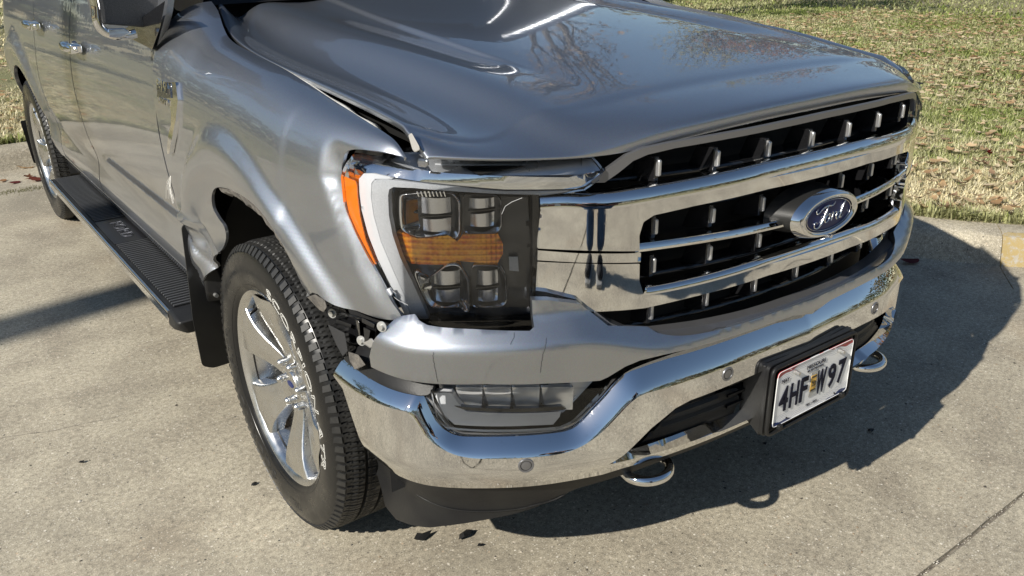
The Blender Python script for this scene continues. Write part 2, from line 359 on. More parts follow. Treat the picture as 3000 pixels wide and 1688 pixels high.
def panel(name,poly,fn,m,parent,holes=(),h=.02,thick=.004,rnd=0,bev=0,inward=None,seg=2,sharp=40,hb=None,roll=0,rolld=None):
    """trimmed surface: poly (and holes) in parameter space, fn maps (a,b) to a point; real thickness via a returned rim.
    roll: the outer rim bends inward over that width so that no edge is razor sharp"""
    hb=hb or h
    P=resample(list(poly),hb,rnd); H=[resample(list(q),hb,rnd) for q in holes]
    pts=list(P);edges=[(i,(i+1)%len(P)) for i in range(len(P))]
    for q in H:
        b=len(pts); pts+=q; edges+=[(b+i,b+(i+1)%len(q)) for i in range(len(q))]
    nb=len(pts); loops=[P]+H
    x0=min(p[0] for p in P);x1=max(p[0] for p in P);y0=min(p[1] for p in P);y1=max(p[1] for p in P)
    bp=pts[:nb]
    cell={}
    for i,p in enumerate(bp): cell.setdefault((int(p[0]//h),int(p[1]//h)),[]).append(p)
    nx=int((x1-x0)/h)+1;ny=int((y1-y0)/h)+1
    for i in range(nx+1):
        for j in range(ny+1):
            p=(x0+i*h,y0+j*h)
            if not inside(p,P) or any(inside(p,q) for q in H): continue
            c=(int(p[0]//h),int(p[1]//h));ok=True
            for a in (-1,0,1):
                for b in (-1,0,1):
                    for r in cell.get((c[0]+a,c[1]+b),()):
                        if (r[0]-p[0])**2+(r[1]-p[1])**2<(.45*h)**2: ok=False
            if ok: pts.append(p)
    R=delaunay_2d_cdt([Vector(p) for p in pts],edges,[],0,1e-7)
    V2=R[0];F=[]
    for f in R[2]:
        c=(sum(V2[i].x for i in f)/len(f),sum(V2[i].y for i in f)/len(f))
        if inside(c,P) and not any(inside(c,q) for q in H): F.append(list(f))
    V=[Vector(fn(v.x,v.y)) for v in V2]
    # orientation / inward direction
    me_n=Vector((0,0,0))
    bm=bmesh.new(); bv=[bm.verts.new(v) for v in V]; bm.verts.ensure_lookup_table()
    for f in F:
        try: bm.faces.new([bv[i] for i in f])
        except ValueError: pass
    bmesh.ops.delete(bm,geom=[v for v in bm.verts if not v.link_faces],context='VERTS')
    bm.normal_update()
    ref=Vector(inward) if inward else Vector((.3,1,0))
    s=sum((f.normal*f.calc_area() for f in bm.faces),Vector((0,0,0)))
    if s.dot(ref)>0: bmesh.ops.reverse_faces(bm,faces=bm.faces[:]); bm.normal_update()
    for f in bm.faces: f.smooth=True
    if thick:
        nrm={v:v.normal.copy() for v in bm.verts}
        be=[e for e in bm.edges if len(e.link_faces)==1]
        bvs={v for e in be for v in e.verts}
        dup={v:bm.verts.new(v.co-nrm[v]*thick) for v in bvs}
        for e in be:
            f=e.link_faces[0]; a,b=e.verts
            for l in f.loops:
                if l.edge==e: a,b=l.vert,l.link_loop_next.vert
            q=bm.faces.new((b,a,dup[a],dup[b])); q.smooth=True
            if not bev: e.smooth=False
    for e in bm.edges:
        if len(e.link_faces)==2 and e.calc_face_angle(0)>math.radians(sharp): e.smooth=False
    me=bpy.data.meshes.new(name); bm.to_mesh(me); bm.free()
    me.materials.append(M[m] if isinstance(m,str) else m)
    o=bpy.data.objects.new(name,me); link(o,parent)
    if bev:
        b=o.modifiers.new('b','BEVEL'); b.width=bev; b.segments=seg; b.limit_method='ANGLE'; b.angle_limit=math.radians(50)
    return o
def shell(curve,off=0.,prof=None):
    def fn(s,z):
        x,y=curve.at(s,off+(prof(s,z) if prof else 0.)); return (x,y,z)
    return fn
def tube(name,path,r,m,parent,n=10,closed=False,caps=True,radii=None,flat=1.):
    V=[];F=[];P=[Vector(p) for p in path];k=len(P);up=None
    for i,p in enumerate(P):
        t=(P[(i+1)%k]-P[i-1]) if closed else (P[min(i+1,k-1)]-P[max(i-1,0)]); t.normalize()
        if up is None: up=Vector((0,0,1)) if abs(t.z)<.9 else Vector((1,0,0))
        a=t.cross(up).normalized(); b=a.cross(t).normalized(); up=b
        rr=radii[i] if radii else r
        for j in range(n):
            q=2*PI*j/n; V.append(p+a*math.cos(q)*rr+b*math.sin(q)*rr*flat)
    for i in range(k if closed else k-1):
        for j in range(n): F.append((i*n+j,i*n+(j+1)%n,((i+1)%k)*n+(j+1)%n,((i+1)%k)*n+j))
    if caps and not closed: F+=[tuple(range(n)),tuple(range((k-1)*n,k*n))]
    return mesh(name,V,F,m,parent,sharp=60)
def box(name,c,s,m,parent,bev=.002,rot=None):
    V=[Vector((x*s[0]/2,y*s[1]/2,z*s[2]/2)) for x in(-1,1) for y in(-1,1) for z in(-1,1)]
    if rot: V=[rot@v for v in V]
    V=[v+Vector(c) for v in V]
    return mesh(name,V,[(0,1,3,2),(4,6,7,5),(0,4,5,1),(2,3,7,6),(0,2,6,4),(1,5,7,3)],m,parent,bev=bev,sharp=30)
def hull(name,pts,m,parent,bev=.003,seg=2):
    bm=bmesh.new()
    for p in pts: bm.verts.new(p)
    r=bmesh.ops.convex_hull(bm,input=bm.verts)
    bmesh.ops.delete(bm,geom=[g for g in set(r['geom_interior']+r['geom_unused']) if isinstance(g,bmesh.types.BMVert)],context='VERTS')
    bmesh.ops.dissolve_limit(bm,angle_limit=.03,verts=bm.verts,edges=bm.edges)
    V=[v.co.copy() for v in bm.verts]; bm.verts.index_update(); F=[[v.index for v in f.verts] for f in bm.faces]; bm.free()
    return mesh(name,V,F,m,parent,bev=bev,seg=seg,sharp=25)
def bspline(ctrl,nu,nv):
    """uniform clamped cubic b-spline surface"""
    def basis(n,k):
        W=[]
        seg=n-1
        for i in range(k):
            t=i/(k-1)*seg; s=min(int(t),seg-1); f=t-s
            b=[(1-f)**3/6,(3*f**3-6*f*f+4)/6,(-3*f**3+3*f*f+3*f+1)/6,f**3/6]
            d={}
            for q,wt in zip((s-1,s,s+1,s+2),b):
                if q<0: d[0]=d.get(0,0)+2*wt; d[1]=d.get(1,0)-wt
                elif q>n-1: d[n-1]=d.get(n-1,0)+2*wt; d[n-2]=d.get(n-2,0)-wt
                else: d[q]=d.get(q,0)+wt
            W.append(d)
        return W
    R=len(ctrl);C=len(ctrl[0]);A=basis(R,nu);B=basis(C,nv);V=[]
    for a in A:
        row=[sum((Vector(ctrl[i][j])*wa for i,wa in a.items()),Vector((0,0,0))) for j in range(C)]
        for b in B: V.append(sum((row[j]*wb for j,wb in b.items()),Vector((0,0,0))))
    F=[(i*nv+j,i*nv+j+1,(i+1)*nv+j+1,(i+1)*nv+j) for i in range(nu-1) for j in range(nv-1)]
    return V,F
def solidify(o,t,off=-1):
    s=o.modifiers.new('s','SOLIDIFY'); s.thickness=t; s.offset=off; return o
def text_mesh(s,size=1.,outline=0,sx=1.,spacing=1.,bold=0,extrude=0):
    cu=bpy.data.curves.new('t','FONT'); cu.body=s; cu.size=size; cu.align_x='CENTER'; cu.space_character=spacing; cu.resolution_u=3
    if outline: cu.fill_mode='NONE'; cu.bevel_depth=outline; cu.bevel_resolution=0
    else: cu.offset=bold; cu.extrude=extrude
    o=bpy.data.objects.new('t',cu); COL.objects.link(o); dg=bpy.context.evaluated_depsgraph_get()
    me=o.evaluated_get(dg).to_mesh(); V=[(v.co.x*sx,v.co.y,v.co.z) for v in me.vertices]; F=[tuple(p.vertices) for p in me.polygons]
    o.evaluated_get(dg).to_mesh_clear(); bpy.data.objects.remove(o); bpy.data.curves.remove(cu); return V,F
def copytree(o,parent=None):
    c=o.copy(); COL.objects.link(c)
    if parent is not None: c.parent=parent
    for ch in [x for x in bpy.data.objects if x.parent==o]: copytree(ch,c)
    return c
def mirror_x(o): 
    o.scale.x=-1; return o
# ================================================================ SETTING
# kerb: swept profile along a curved line (grass side is to the left of travel)
KP=spl2([(-14,6.20),(-6,6.20),(-1,6.18),(.6,6.12),(1.7,5.6),(2.18,4.6),(2.30,3.2),(2.36,2.0),(2.42,1.45),(2.50,1.10),(2.63,.84),(2.82,.60),(3.15,.36),(3.7,.16),(4.6,.06),(7,.0),(16,-.1)],10)
def offs(P,d):
    o=[]
    for i,p in enumerate(P):
        a=P[max(0,i-1)];b=P[min(len(P)-1,i+1)];ex,ey=b[0]-a[0],b[1]-a[1];l=math.hypot(ex,ey)
        o.append((p[0]-ey/l*d,p[1]+ex/l*d))
    return o
def ground():
    g=mesh('ground',[(-90,-90,-.06),(90,-90,-.06),(90,90,-.06),(-90,90,-.06)],[(0,1,2,3)],'soil'); tag(g,kind='structure')
    root=bpy.data.objects.new('driveway',None); link(root); tag(root,kind='structure')
    J=.0045
    def slab(x0,x1,y0,y1,name='slab',wav=0):
        ed=[]
        for (ax,ay),(bx,by) in (((x0,y0),(x1,y0)),((x1,y0),(x1,y1)),((x1,y1),(x0,y1)),((x0,y1),(x0,y0))):
            L=math.hypot(bx-ax,by-ay);n=max(2,int(L/.03)) if L<9 else int(L/.1)
            for i in range(n):
                t=i/n;x=ax+(bx-ax)*t;y=ay+(by-ay)*t;d=.003*noise.noise(Vector((x*9,y*9,1)))+.002*noise.noise(Vector((x*40,y*40,4)))
                if ax==bx: x+=d
                else: y+=d
                ed.append((x,y))
        n=len(ed);V=[(x,y,0) for x,y in ed]+[(x,y,-.05) for x,y in ed]
        F=[tuple(range(n))]+[(i,(i+1)%n,(i+1)%n+n,i+n) for i in range(n)]
        return mesh(name,V,F,'concrete',root,smooth=False,bev=.004,seg=1)
    ys=[-12.3,-8.3,-4.33,-.338,3.98-.0]
    ed=[(-9,-.338+J),(2.6,-.338+J)];k_=[p for p in offs(KP,-.508) if -9<p[0] and p[1]>-.33 and p[0]<4][::-1]
    pl=[(-9+.03*i,-.338+J+.0025*noise.noise(Vector((i*.3,0,1)))) for i in range(int((9+k_[0][0])/.03))]+k_+[(-9,k_[-1][1])]
    n=len(pl);mesh('slab',[(x,y,0) for x,y in pl]+[(x,y,-.05) for x,y in pl],[tuple(range(n))]+[(i,(i+1)%n,(i+1)%n+n,i+n) for i in range(n)],'concrete',root,smooth=False)
    for a,b in ((-4.33,-.338),(-8.3,-4.33),(-12.3,-8.3)):
        for c,d in ((-9,-5.2),(-5.2,-1.35),(-1.35,2.6),(2.6,6.5),(6.5,12)): slab(c+J,d-J,a+J,b-J)
    f=mesh('joint_filler',[(-9,-12.3,-.012),(12,-12.3,-.012),(12,5.6,-.012),(-9,5.6,-.012)],[(0,1,2,3)],'joint',root)
    # pale grit in the long joint
    V=[];F=[];rr=random.Random(3)
    for i in range(900):
        x=rr.uniform(-3,3);y=-.338+rr.gauss(0,.004);s=rr.uniform(.001,.0032);b=len(V);z=-.003
        for k in range(5): V.append((x+s*math.cos(k*1.256+rr.random()),y+s*.7*math.sin(k*1.256),z+rr.uniform(0,.003)))
        V.append((x,y,z+s*.8)); F+=[(b+k,b+(k+1)%5,b+5) for k in range(5)]
    g=mesh('joint_grit',V,F,mat('pale_grit',(.62,.58,.5),.8),root,smooth=False); tag(g,kind='stuff')
    # hairline crack wandering over the slab in front of the nose
    pts=[(-5.2,-1.6),(-4.4,-1.75),(-3.6,-1.5),(-2.6,-1.62),(-1.9,-1.4),(-1.3,-1.5),(-.7,-1.35),(-.1,-1.52),(.6,-1.3),(1.4,-1.45),(2.6,-1.2)]
    P=spl2(pts,14);V=[];F=[]
    for i,(x,y) in enumerate(P):
        y+=.02*noise.noise(Vector((x*6,0,0)))+.012*noise.noise(Vector((x*22,3,0)));w_=.0022+.0015*noise.noise(Vector((x*8,7,0)))
        V+=[(x,y-w_,.0035),(x,y+w_,.0035)]
        if i: F.append((2*i-2,2*i-1,2*i+1,2*i))
    mesh('crack',V,F,'joint',root)
    for pts in ([(-2.6,1.9),(-2.1,1.75),(-1.7,1.9),(-1.3,1.8),(-1.05,1.95)],[(1.25,-.33),(1.35,.1),(1.22,.5),(1.4,.95),(1.3,1.5)],[(-1.9,.1),(-1.6,.25),(-1.5,.55),(-1.25,.6)]):
        P=spl2(pts,14);V=[];F=[]
        for i,(x,y) in enumerate(P):
            dx=.02*noise.noise(Vector((x*7,y*7,2)));dy=.02*noise.noise(Vector((x*7,y*7,5)));w_=.0006+.0005*abs(noise.noise(Vector((x*9,y*9,7))))
            V+=[(x+dx-w_,y+dy-w_,.002),(x+dx+w_,y+dy+w_,.002)]
            if i: F.append((2*i-2,2*i-1,2*i+1,2*i))
        mesh('crack',V,F,'joint',root)
ground()
def kerbs():
    root=bpy.data.objects.new('kerb',None); link(root); tag(root,kind='structure')
    prof=[(.0,.155),(-.02,.156),(-.115,.150),(-.15,.135),(-.175,.10),(-.20,.03),(-.215,.006),(-.24,.0),(-.50,-.004),(-.505,-.03)]
    prof=[(.0,-.03)]+prof
    R=[offs(KP,d) for d,_ in prof]
    # split into lengths with a gap between castings
    L=[0]
    for a,b in zip(KP,KP[1:]): L.append(L[-1]+math.hypot(b[0]-a[0],b[1]-a[1]))
    tot=L[-1]
    def samp(Q,s):
        i=min(max(bisect.bisect(L,s)-1,0),len(L)-2);t=(s-L[i])/(L[i+1]-L[i]);return (Q[i][0]+(Q[i+1][0]-Q[i][0])*t,Q[i][1]+(Q[i+1][1]-Q[i][1])*t)
    # find arclength of the photographed joint where the yellow paint begins
    def near(x,y): return min(range(len(KP)),key=lambda i:(KP[i][0]-x)**2+(KP[i][1]-y)**2)
    sj=L[near(2.72,.72)]
    cuts=[0]+[c for c in (sj-12.2,sj-9.1,sj-6.1,sj-3.05) if c>0]+[sj,sj+3.05,sj+6.1,tot]
    for a,b in zip(cuts,cuts[1:]):
        n=max(4,int((b-a)/.06));V=[];F=[];m=len(prof)
        for i in range(n+1):
            s=a+.0015+(b-a-.003)*i/n
            for j,(d,z) in enumerate(prof):
                x,y=samp(R[j],s); q=.006*noise.noise(Vector((x*4,y*4,j)))+.004*noise.noise(Vector((x*15,y*15,j)))
                V.append((x,y,z+q*(1 if 1<j<8 else .3)))
            if i:
                for j in range(m-1):
                    k=(i-1)*m+j;F.append((k,k+1,k+m+1,k+m))
        F+=[tuple(range(m)),tuple(range(n*m,n*m+m))]
        o=mesh('kerb_length',V,F,['concrete','yellow'],root,sharp=35)
        if abs(a-sj)<1e-6:
            for f in o.data.polygons:
                z=f.center.z
                if z>.012 and z<.146 : f.material_index=1
kerbs()
# lawn surface behind the kerb
def lawn():
    inner=offs(KP,.005)
    V=[];F=[]
    rows=[0,.15,.4,.9,2,4,8,16,32,60]
    for i,p in enumerate(inner):
        a=inner[max(0,i-1)];b=inner[min(len(inner)-1,i+1)]
        for r in rows:
            t=sst(r/60)
            # fan outwards towards the far corner, rows never cross
            tx,ty=(p[0]*.9+60*(.5+.5*math.tanh((p[0]-1)*.6)),60-55*(.5+.5*math.tanh((p[0]-2.6)*.9)))
            k=r/60.;x=p[0]+(tx-p[0])*k;y=p[1]+(ty-p[1])*k
            V.append((x,y,.150+.012*noise.noise(Vector((x*.8,y*.8,0)))+.02*min(r,4)*noise.noise(Vector((x*.15,y*.15,0)))+ .0*r))
    m=len(rows)
    for i in range(len(inner)-1):
        for j in range(m-1): k=i*m+j;F.append((k,k+1,k+m+1,k+m))
    o=mesh('lawn',V,F,'soil'); tag(o,kind='structure'); return o
LAWN=lawn()
def kerb_side(x,y):
    """signed distance-ish: >0 on the grass side"""
    best=1e9;s=0
    for i in range(0,len(KP)-1):
        a=KP[i];b=KP[i+1];ex,ey=b[0]-a[0],b[1]-a[1];l2=ex*ex+ey*ey
        t=max(0,min(1,((x-a[0])*ex+(y-a[1])*ey)/l2));dx=x-a[0]-ex*t;dy=y-a[1]-ey*t;d=dx*dx+dy*dy
        if d<best: best=d;s=1 if (ex*dy-ey*dx)>0 else -1
    return s*math.sqrt(best)
import numpy as np
def put_mesh(name,V,F3,colr,m,parent=None):
    me=bpy.data.meshes.new(name); V=np.asarray(V,'f4'); F=np.asarray(F3,'i4')
    me.vertices.add(len(V)); me.vertices.foreach_set('co',V.ravel())
    me.loops.add(F.size); me.loops.foreach_set('vertex_index',F.ravel())
    me.polygons.add(len(F)); k=F.shape[1]
    me.polygons.foreach_set('loop_start',np.arange(0,F.size,k,dtype='i4')); me.polygons.foreach_set('loop_total',np.full(len(F),k,'i4'))
    me.update(calc_edges=True)
    if colr is not None:
        a=me.color_attributes.new('col','FLOAT_COLOR','POINT'); c=np.ones((len(V),4),'f4'); c[:,:3]=colr; a.data.foreach_set('color',c.ravel())
    me.materials.append(M[m]); o=bpy.data.objects.new(name,me); link(o,parent); return o
def np_side(x,y):
    K=np.array(KP);a=K[:-1];e=K[1:]-a;l2=(e**2).sum(1);out=np.empty(len(x))
    for i0 in range(0,len(x),20000):
        X=np.stack([x[i0:i0+20000],y[i0:i0+20000]],1)[:,None,:]-a[None]
        t=np.clip((X*e).sum(2)/l2,0,1);D=X-t[...,None]*e[None];d=(D**2).sum(2);j=d.argmin(1);r=np.arange(len(j))
        s=np.sign(e[j,0]*D[r,j,1]-e[j,1]*D[r,j,0]);out[i0:i0+20000]=s*np.sqrt(d[r,j])
    return out
def vn(x,y,s,seed):
    """cheap smooth value noise 0..1"""
    X=x*s+seed*17.3;Y=y*s+seed*9.1;i=np.floor(X).astype(int);j=np.floor(Y).astype(int);f=X-i;g=Y-j;f=f*f*(3-2*f);g=g*g*(3-2*g)
    def h(a,b): return np.mod(np.sin(a*127.1+b*311.7+seed)*43758.5453,1.)
    return (h(i,j)*(1-f)+h(i+1,j)*f)*(1-g)+(h(i,j+1)*(1-f)+h(i+1,j+1)*f)*g
def grass():
    R=np.random.RandomState(5)
    def region(n,x0,x1,y0,y1,hmul,wmul):
        x=R.uniform(x0,x1,n);y=R.uniform(y0,y1,n);s=np_side(x,y);k=s>.004*1
        # thin out and let a few blades lean over the kerb
        return x[k],y[k],s[k],np.full(k.sum(),hmul),np.full(k.sum(),wmul)
    parts=[region(150000,2.3,6.0,-.1,4.0,1,1),region(130000,6.0,13.,.4,9.,1,1.35),region(70000,2.3,6.,4.,9.,1,1.7),region(110000,13,34,2,32,1.1,3.4),region(80000,4,13,9,30,1.1,2.5),
           region(90000,-3.2,-.2,6.0,12,1,1.3),region(30000,-12,-3.2,6,22,1.1,3.),region(25000,-3.2,4,12,30,1.2,4.)]
    x,y,s,hm,wm=[np.concatenate(q) for q in zip(*parts)]
    n=len(x);green=np.clip((vn(x+y*.5,y-x*.3,.55,1)*.45+vn(x,y,2.3,2)*.35+vn(x,y,7.,9)*.2-.44)*2.2+R.normal(0,.25,n),0,1)
    far=np.clip((x-4.5)/3,0,1);green=np.clip(green+.42*far+.25*np.clip((x-9)/6,0,1),0,1)
    edge=(s<.10)&(vn(x,y,2.2,4)>.45)&(x<3.2);green=np.where(edge,np.clip(green+.6,0,1),green)
    H=(R.uniform(.028,.072,n)*(1+.5*edge))*hm*(.75+.5*vn(x,y,5,3));W=R.uniform(.0024,.0052,n)*wm
    az=R.uniform(0,2*PI,n);lean=np.abs(R.normal(.85,.45,n))
    dx=np.cos(az);dy=np.sin(az);px=-dy;py=dx
    z0=.150+np.zeros(n)
    B=np.stack([x,y,z0-.004],1)
    def P(f,l,wf,side): 
        q=B.copy();q[:,0]+=dx*H*lean*l+px*W*wf*side;q[:,1]+=dy*H*lean*l+py*W*wf*side;q[:,2]+=H*f;return q
    fl=np.clip(1.15-lean*.35,.3,1)
    v=np.stack([P(0,0,1,-1),P(0,0,1,1),P(.6*fl,.3,.8,-1),P(.6*fl,.3,.8,1),P(.95*fl,.95,0,0)],1)
    V=v.reshape(-1,3);b=np.arange(n)[:,None]*5
    F=np.concatenate([b+[0,1,2],b+[1,3,2],b+[2,3,4]],0)
    straw=np.array([.66,.57,.33]);straw2=np.array([.86,.79,.57]);gr=np.array([.17,.23,.05]);gr2=np.array([.36,.40,.12])
    a=R.uniform(0,1,(n,1));g=green[:,None];br=R.uniform(.65,1.3,(n,1))
    c=((straw*(1-a)+straw2*a)*(1-g)+(gr*(1-a)+gr2*a)*g)*br
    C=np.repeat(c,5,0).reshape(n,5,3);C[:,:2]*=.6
    o=put_mesh('grass',V,F,C.reshape(-1,3),'grass'); tag(o,'dry straw-coloured and green lawn grass growing behind the kerb','grass',kind='stuff')
grass()
# fallen leaves
LEAFCOL=[(.52,.36,.20),(.62,.46,.28),(.44,.28,.15),(.68,.56,.38),(.36,.24,.15),(.64,.53,.33)]
def leaf_geo(rr,size):
    n=14;pts=[]
    lob=rr.choice([1,3,5]);asp=rr.uniform(.5,.85)
    for i in range(n):
        a=2*PI*i/n;r=size*(1+.22*math.cos(lob*a)*(1 if lob>1 else 0)+rr.uniform(-.06,.06))*.5
        pts.append([r*math.cos(a)*1.25,r*math.sin(a)*asp])
    curl=rr.uniform(.1,.5)*size;tw=rr.uniform(-.3,.3)
    V=[(x,y,curl*((x/size)**2*1.2+(y/size)**2*2.2)+tw*x*y/size) for x,y in pts]+[(0,0,-curl*.05),(-size*.95,0,curl*.9)]
    F=[(i,(i+1)%n,n) for i in range(n)]+[(n//2,n//2-1,n+1)]
    return V,F
def leaves():
    R=random.Random(11);allv=[];allf=[];allc=[]
    protos=[]
    for i in range(6):
        V,F=leaf_geo(R,1.);c=LEAFCOL[i];o=put_mesh('leaf_proto',V,F,np.tile(c,(len(V),1))*np.random.RandomState(i).uniform(.8,1.15,(len(V),1)),'leafm')
        protos.append(o.data); bpy.data.objects.remove(o)
    cnt=0
    ring=[]
    for i in range(14000):
        if i<10500: x=R.uniform(2.3,13);y=R.uniform(.1,8)
        elif i<12000: x=R.uniform(-4,1);y=R.uniform(6.2,13)
        else: x=R.uniform(8,26);y=R.uniform(4,26)
        if R.random()>.45+.9*noise.noise(Vector((x*.7,y*.7,5)))+.35: continue
        if kerb_side(x,y)<.03: continue
        ring.append((math.hypot(x+1.69,y+1.12),x,y))
    ring.sort()
    for k,(d,x,y) in enumerate(ring):
        s=R.uniform(.03,.068);rot=(R.uniform(-.35,.35),R.uniform(-.35,.35),R.uniform(0,6.28));z=.150+R.uniform(.038,.062)
        # only those the picture can show become single things
        v=Vector((x,y,z))-_c;dep=v.dot(_f);u=v.dot(_r)/dep*2480+1500;vv=844-v.dot(_u)/dep*2480
        if cnt<200 and dep>0 and -20<u<3020 and -20<vv<1700 and (u>2250 or u<150):
            o=bpy.data.objects.new('fallen_leaf',protos[R.randrange(6)]); o.location=(x,y,z); o.rotation_euler=rot; o.scale=(s,s,s); link(o)
            tag(o,'dry tan leaf fallen on the lawn grass','leaf','dry leaves fallen on the lawn'); cnt+=1
        else:
            V,F=leaf_geo(R,s);e=Matrix.Rotation(rot[2],3,'Z')@Matrix.Rotation(rot[0],3,'X')
            b=len(allv);allv+=[tuple(e@Vector(q)+Vector((x,y,z))) for q in V];allf+=[tuple(b+i for i in f) for f in F];c=LEAFCOL[R.randrange(6)];br=R.uniform(.8,1.25);allc+=[tuple(t*br for t in c)]*len(V)
    o=put_mesh('leaf_litter',allv,allf,np.array(allc),'leafm'); tag(o,'scattered litter of dry brown leaves across the far lawn','leaves',kind='stuff')
    def one(name,p,s,c,rot,label,z=.004):
        V,F=leaf_geo(R,s);o=put_mesh(name,V,F,np.tile(c,(len(V),1)),'leafm');o.location=(p[0],p[1],z+s*.04);o.rotation_euler=rot;tag(o,label,'leaf')
    for p,s,c,rz,lab in [([(-1.0881,5.5576,0.01)][0],.06,(.16,.03,.025),.4,'dark red leaf lying alone on the concrete left of the rear wheel'),
        ([(-0.9441,5.9739,0.03)][0],.09,(.55,.34,.16),.1,'tan leaf in the gutter beside the rear wheel'),
        ([(-0.9927,5.652,0.03)][0],.07,(.17,.07,.035),1.2,'upright dark brown leaf on the moss patch by the rear wheel'),
        ([(-0.9503,5.5339,0.03)][0],.09,(.20,.05,.03),.2,'reddish brown leaf touching the rear tyre'),
        ([(-1.1517,5.6663,0.03)][0],.06,(.40,.20,.09),.9,'light brown leaf at the left edge of the picture'),
        ([(2.2405,0.8908,0.01)][0],.085,(.10,.02,.022),-.5,'dark maroon leaf in the truck shadow by the kerb'),
        ]:
        one('leaf',p,s,c,(.15,.1,rz),lab)
    p=[(3.9906,1.3891,0.19)][0]; one('leaf',p,.06,(.28,.012,.02),(.3,.4,.5),'crimson red leaf on the pale lawn to the right',z=p[2])
    # moss and grit in the gutter joint
    V=[];F=[];C=[]
    for i in range(420):
        x=R.gauss(-1.05,.16);y=5.32+R.gauss(0,.035);b=len(V);h=R.uniform(.005,.02);a=R.uniform(0,6.28)
        V+=[(x,y,0),(x+.004*math.cos(a),y+.004*math.sin(a),0),(x+h*.6*math.sin(a),y+h*.6*math.cos(a),h)];F.append((b,b+1,b+2));q=R.uniform(.5,1.1);C+=[(.16*q,.16*q,.05*q)]*3
    o=put_mesh('moss',V,F,np.array(C),'grass'); tag(o,'tuft of moss and weeds in the gutter joint','moss',kind='stuff')
leaves()
# bits of broken black plastic on the concrete
def debris():
    R=random.Random(2)
    for (p,s,lab) in [([(-0.7733,0.5788,0.004)][0],.030,'larger jagged shard of broken black plastic on the concrete below the bumper'),
                  ([(-0.6807,0.5112,0.004)][0],.030,'flat curved chip of black plastic right of the jagged shard'),
                  ([(-0.6617,0.4547,0.003)][0],.012,'small black plastic splinter below the two larger chips'),
                  ([(-1.4568,1.571,0.003)][0],.014,'small black twig fragment on the concrete left of the front wheel'),
                  ([(-1.0579,1.1139,0.003)][0],.012,'tiny black crumb beside the front tyre'),
                  ([(0.7002,0.1309,0.003)][0],.016,'dark pebble lying in the truck shadow near the licence plate'),
                  ([(0.3593,0.2971,0.003)][0],.014,'dark pebble in the truck shadow between plate and tow hook')]:
        n=7;V=[];
        for i in range(n):
            a=2*PI*i/n;r=s*R.uniform(.45,1.1);V.append((p[0]+r*math.cos(a),p[1]+r*.6*math.sin(a),p[2]+R.uniform(0,.4)*s))
        V.append((p[0],p[1],p[2]+s*.5));V.append((p[0],p[1],p[2]-.002));F=[(i,(i+1)%n,n) for i in range(n)]+[((i+1)%n,i,n+1) for i in range(n)]
        o=mesh('plastic_shard' if 'plastic' in lab else 'pebble',V,F,'blk',smooth=False); tag(o,lab,'debris')
debris()
def grit():
    R=random.Random(9);V=[];F=[];C=[]
    for i in range(2600):
        x=R.uniform(-3.2,2.0) if i<1700 else R.uniform(-1.5,1.8);y=R.uniform(-.33,5) if i<1700 else R.uniform(-1.0,.4)
        if abs(y+.338)<.02: continue
        s_=R.uniform(.0015,.0042)*(1.6 if R.random()<.06 else 1);a=R.uniform(0,6.28);b=len(V);n=5
        for k in range(n): V.append((x+s_*math.cos(a+k*1.256)*R.uniform(.6,1.2),y+s_*math.sin(a+k*1.256)*R.uniform(.6,1.2),.0005))
        V.append((x,y,s_*.8));F+=[(b+k,b+(k+1)%n,b+n) for k in range(n)]
        c=R.choice([(.70,.66,.57),(.60,.54,.44),(.10,.09,.075),(.34,.26,.18)]);C+=[c]*(n+1)
    o=put_mesh('loose_grit',V,F,np.array(C),'grass');tag(o,'loose pale and dark grit scattered over the concrete','grit',kind='stuff')
grit()
# ================================================================ TRUCK
truck=empty('pickup_truck',(0,0,0),'silver grey crew cab pickup truck with a crumpled front fender, parked on the concrete driveway','pickup truck')
T=truck
def side_fn(mirror=False,dx=0.):
    def fn(y,z):
        x=sidex(y,z)+dx
        return (-x,y,z) if mirror else (x,y,z)
    return fn
IN=(1,0,0)
# -- passenger fender (damaged)
topedge=[(y,1.35) for y in (1.52,1.42,1.33,1.2,1.05,.9,.75,.63,.52,.43,.36)]
_fa=[(0.2822,1.36),(0.3032,1.2743),(0.351,1.2348),(0.4138,1.2062),(0.4462,1.183),(0.465,1.1408),(0.4641,1.1052),(0.4529,1.0427),(0.4339,1.0055),(0.4141,0.9724),(0.3768,0.9158),(0.3215,0.8459),(0.3078,0.8238)]
_fb=[(0.3134,0.8188),(0.3423,0.8141),(0.3833,0.8095),(0.4614,0.8089),(0.5129,0.8219)]
_fc=[(0.6385,0.7803),(0.6318,0.8584),(0.6618,0.9077),(0.693,0.9412),(0.7508,0.9676),(0.8316,0.9782),(0.9394,0.9721),(1.0411,0.9605),(1.1211,0.9405),(1.172,0.9065),(1.1846,0.8688),(1.1549,0.8463),(1.1188,0.8307),(1.1336,0.7912),(1.2146,0.734),(1.3166,0.6857),(1.3887,0.6341),(1.4757,0.5667)]
FEN=topedge+spl2(_fa,3)+spl2(_fb,3)+[(0.5322,0.826),(0.5546,0.8231)]+spl2(_fc,3)+[(1.55,.50),(1.60,.50),(1.615,.58),(1.625,.75),(1.64,.95),(1.66,1.12),(1.66,1.25),(1.66,1.35)]
fend=panel('front_fender',FEN,fender,'paint',T,h=.0085,thick=.008,inward=IN,hb=.0085,bev=0)
fend['label']='crumpled front fender with creases and a torn wheel arch lip'
